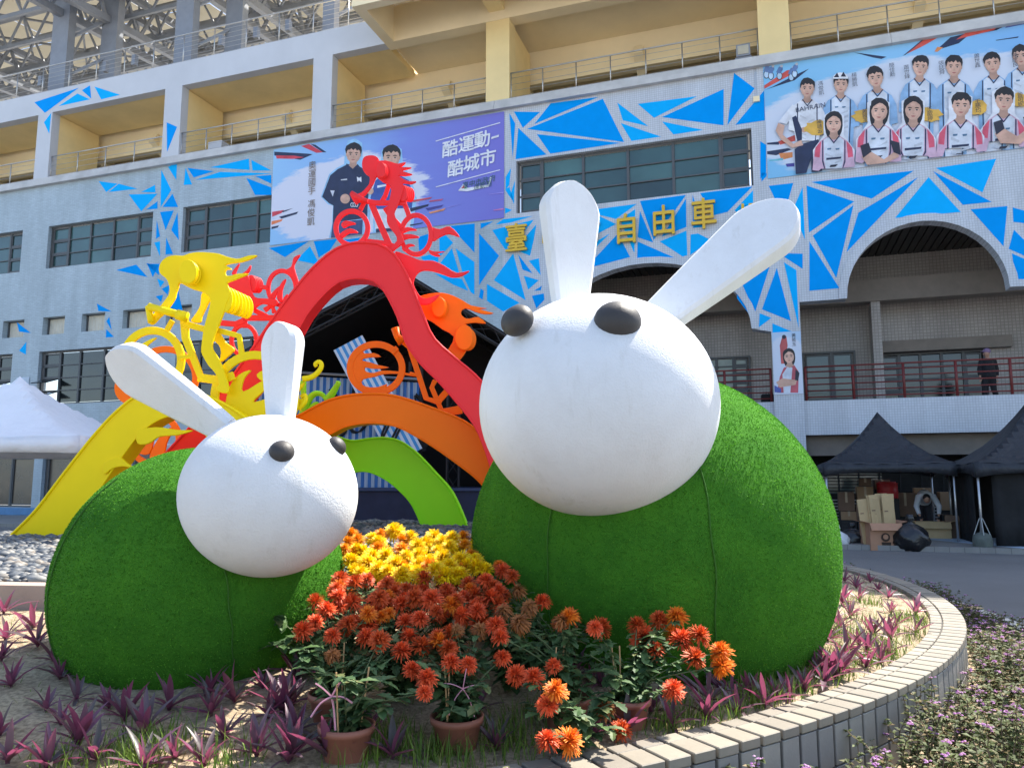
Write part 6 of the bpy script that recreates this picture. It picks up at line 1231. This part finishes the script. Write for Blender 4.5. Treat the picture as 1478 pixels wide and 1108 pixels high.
q = [gnd(*c, .115) for c in ((1348, 866), (1392, 872), (1420, 878), (1372, 882))]; mb = MB(); mb.prism([(c.x, c.y, .118) for c in q], (0, 0, .006)); tag(mb.build('cardboard_scrap', card_l), 'flat scrap of cardboard lying on the lantana kerb', 'cardboard')
# ------------------------------------------------------------------ people
def body_mesh(name, parts, mat, parent, vox=.016):
    mb = MB()
    for p in parts:
        if p[0] == 'e': mb.ellipsoid(p[1], *p[2], 20, 12)
        else: mb.tube([Vector(q) for q in p[1]], list(p[2]), 12)
    o = mb.build(name, mat, parent, world=False, smooth=True); rm = o.modifiers.new('fuse', 'REMESH'); rm.mode = 'VOXEL'; rm.voxel_size = vox; rm.use_smooth_shade = True
    sm = o.modifiers.new('soft', 'SMOOTH'); sm.iterations = 3; sm.factor = .5; return o
skin_m = M('skin', (.42, .24, .17), .55, .06, 8); hair_m = M('black_hair', (.012, .011, .011), .5, .2, 40)
def fingers(w, d, sx):                         # four fingers and a thumb from a palm at w pointing along d
    out = [('t', [w, Vector(w)+Vector(d)*.09], (.030, .036))]; d = Vector(d).normalized(); s = Vector((1, 0, 0))
    for k, L in enumerate((.065, .075, .07, .055)):
        b2 = Vector(w)+d*.085+s*((k-1.5)*.019); out.append(('t', [b2, b2+d*L*.6, b2+d*L+Vector((0, .012, 0))], (.010, .009, .007)))
    b2 = Vector(w)+d*.03+s*sx*.03; out.append(('t', [b2, b2+d*.03+s*sx*.025, b2+d*.06+s*sx*.028], (.012, .010, .008))); return out
def face_bits(h, fwd, rb):
    fwd = Vector(fwd).normalized(); sd = fwd.cross(Vector((0, 0, 1))).normalized(); up = sd.cross(fwd); mb = MB()
    for e in (-1, 1): mb.ellipsoid(Vector(h)+fwd*.092+sd*e*.033+up*.012, .011, .008, .007, 10, 6)
    mb.build('eyes', hair_m, rb, world=False); MB().ellipsoid(Vector(h)+fwd*.090-up*.062, .024, .010, .007, 10, 6).build('mouth', M('lips', (.30, .11, .09), .5), rb, world=False)
s0, o0 = PBX; P1 = thing('person', 'person in a white long-sleeved top bending over a carton under the tent', 'person', fw(s0-.02, .12, o0-.42), FROT)
hd = Vector((-.03, -.36, 1.00)); pr = [('e', hd, (.082, .098, .118)), ('t', [hd+Vector((0, .06, .02)), (0, -.14, 1.06)], (.055, .06)), ('e', hd+Vector((0, -.10, -.05)), (.014, .02, .018)), ('e', hd+Vector((.083, 0, 0)), (.012, .02, .03)), ('e', hd+Vector((-.083, 0, 0)), (.012, .02, .03)),
    ('t', [(0, -.12, 1.06), (0, .10, 1.04), (0, .30, .92)], (.10, .14, .14)), ('t', [(-.1, .32, .88), (-.11, .26, .46), (-.11, .32, .08)], (.085, .06, .045)), ('t', [(.1, .32, .88), (.11, .26, .46), (.11, .32, .08)], (.085, .06, .045)), ('t', [(-.11, .30, .04), (-.12, .14, .03)], (.045, .04)), ('t', [(.11, .30, .04), (.12, .14, .03)], (.045, .04)),
    ('t', [(-.19, -.10, 1.06), (-.27, -.26, .80), (-.22, -.40, .56)], (.055, .042, .03)), ('t', [(.19, -.10, 1.06), (.27, -.26, .80), (.22, -.40, .56)], (.055, .042, .03))]
pr += fingers((-.22, -.40, .56), (0.02, -.04, -.1), 1)+fingers((.22, -.40, .56), (-.02, -.04, -.1), -1)
body_mesh('body', pr, skin_m, P1, .014); face_bits(hd, (0, -1, -.45), P1)
body_mesh('hair', [('e', hd+Vector((0, .012, .03)), (.095, .105, .11))], hair_m, P1, .02)
body_mesh('shirt', [('t', [(0, -.13, 1.08), (0, .10, 1.07), (0, .32, .92)], (.13, .185, .175)), ('t', [(-.13, -.10, 1.08), (.13, -.10, 1.08)], (.10, .10)), ('t', [(-.16, -.08, 1.08), (-.27, -.26, .80), (-.23, -.37, .60)], (.085, .068, .052)), ('t', [(.16, -.08, 1.08), (.27, -.26, .80), (.23, -.37, .60)], (.085, .068, .052))], M('white_shirt', (.62, .64, .67), .8, .08, 5, .3, 14, bdist=.02), P1, .02)
body_mesh('trousers', [('t', [(0, .28, .94), (0, .34, .84)], (.16, .165)), ('t', [(-.1, .32, .86), (-.11, .26, .46), (-.11, .32, .10)], (.11, .08, .065)), ('t', [(.1, .32, .86), (.11, .26, .46), (.11, .32, .10)], (.11, .08, .065))], M('dark_trousers', (.03, .03, .04), .8), P1, .02)
s0, _z = FS(1427, 540, -1.3); P2 = thing('person', 'person in black clothes and mauve cap walking along the balcony', 'person', fw(s0, 3.8, -1.3), FROT)
hd = Vector((-.02, -.03, 1.58)); pr = [('e', hd, (.085, .098, .12)), ('e', hd+Vector((-.09, 0, -.02)), (.02, .014, .018)), ('t', [hd, (0, 0, 1.40)], (.055, .06)), ('t', [(0, 0, 1.36), (0, 0, 1.1), (0, 0, .92)], (.12, .125, .13)), ('t', [(-.09, 0, .9), (-.13, -.02, .48), (-.17, 0, .08)], (.085, .058, .042)), ('t', [(.09, 0, .9), (.10, -.02, .48), (.20, .03, .09)], (.085, .058, .042)), ('t', [(-.17, 0, .04), (-.30, 0, .03)], (.045, .038)), ('t', [(.20, .03, .05), (.08, .03, .03)], (.045, .038)),
    ('t', [(-.17, 0, 1.36), (-.23, .02, 1.08), (-.25, -.08, .86)], (.05, .042, .03)), ('t', [(.17, 0, 1.36), (.23, .04, 1.08), (.21, -.02, .84)], (.05, .042, .03))]+fingers((-.25, -.08, .86), (0, -.02, -.1), 1)+fingers((.21, -.02, .84), (0, 0, -.1), -1)
body_mesh('body', pr, skin_m, P2, .014); face_bits(hd, (-1, -.3, 0), P2); bk_c = M('black_clothes', (.014, .014, .017), .8, .2, 6, .3, 12, bdist=.02)
body_mesh('jacket', [('t', [(0, 0, 1.38), (0, 0, 1.12), (0, 0, .84)], (.16, .175, .185)), ('t', [(-.16, 0, 1.36), (-.23, .02, 1.08), (-.25, -.07, .90)], (.075, .064, .05)), ('t', [(.16, 0, 1.36), (.23, .04, 1.08), (.21, -.01, .88)], (.075, .064, .05))], bk_c, P2, .02)
body_mesh('trousers', [('t', [(-.08, 0, .9), (-.13, -.02, .48), (-.17, 0, .10)], (.115, .08, .065)), ('t', [(.08, 0, .9), (.10, -.02, .48), (.20, .03, .11)], (.115, .08, .065))], bk_c, P2, .02)
body_mesh('cap', [('e', hd+Vector((.01, 0, .05)), (.105, .11, .10)), ('e', hd+Vector((-.10, 0, .05)), (.07, .07, .014))], M('mauve_cap', (.22, .14, .24), .7), P2, .014)
s0, _z = FS(1107, 553, -.8); bp_ = thing('backpack', 'black bag on the balcony floor beside the tiled pillar', 'bag', fw(s0, 3.8, -.8), FROT); o = MB().box((-.2, -.12, 0), (.2, .12, .52)).build('bag_body', bk_c, bp_, world=False); bevel(o, .06, 4); o = MB().box((-.15, -.17, .06), (.15, -.121, .30)).build('pocket', bk_c, bp_, world=False); bevel(o, .02, 2); MB().tube([(-.05, 0, .51), (-.03, 0, .58), (.03, 0, .58), (.05, 0, .51)], .012, 6).build('handle', bk_c, bp_, world=False)
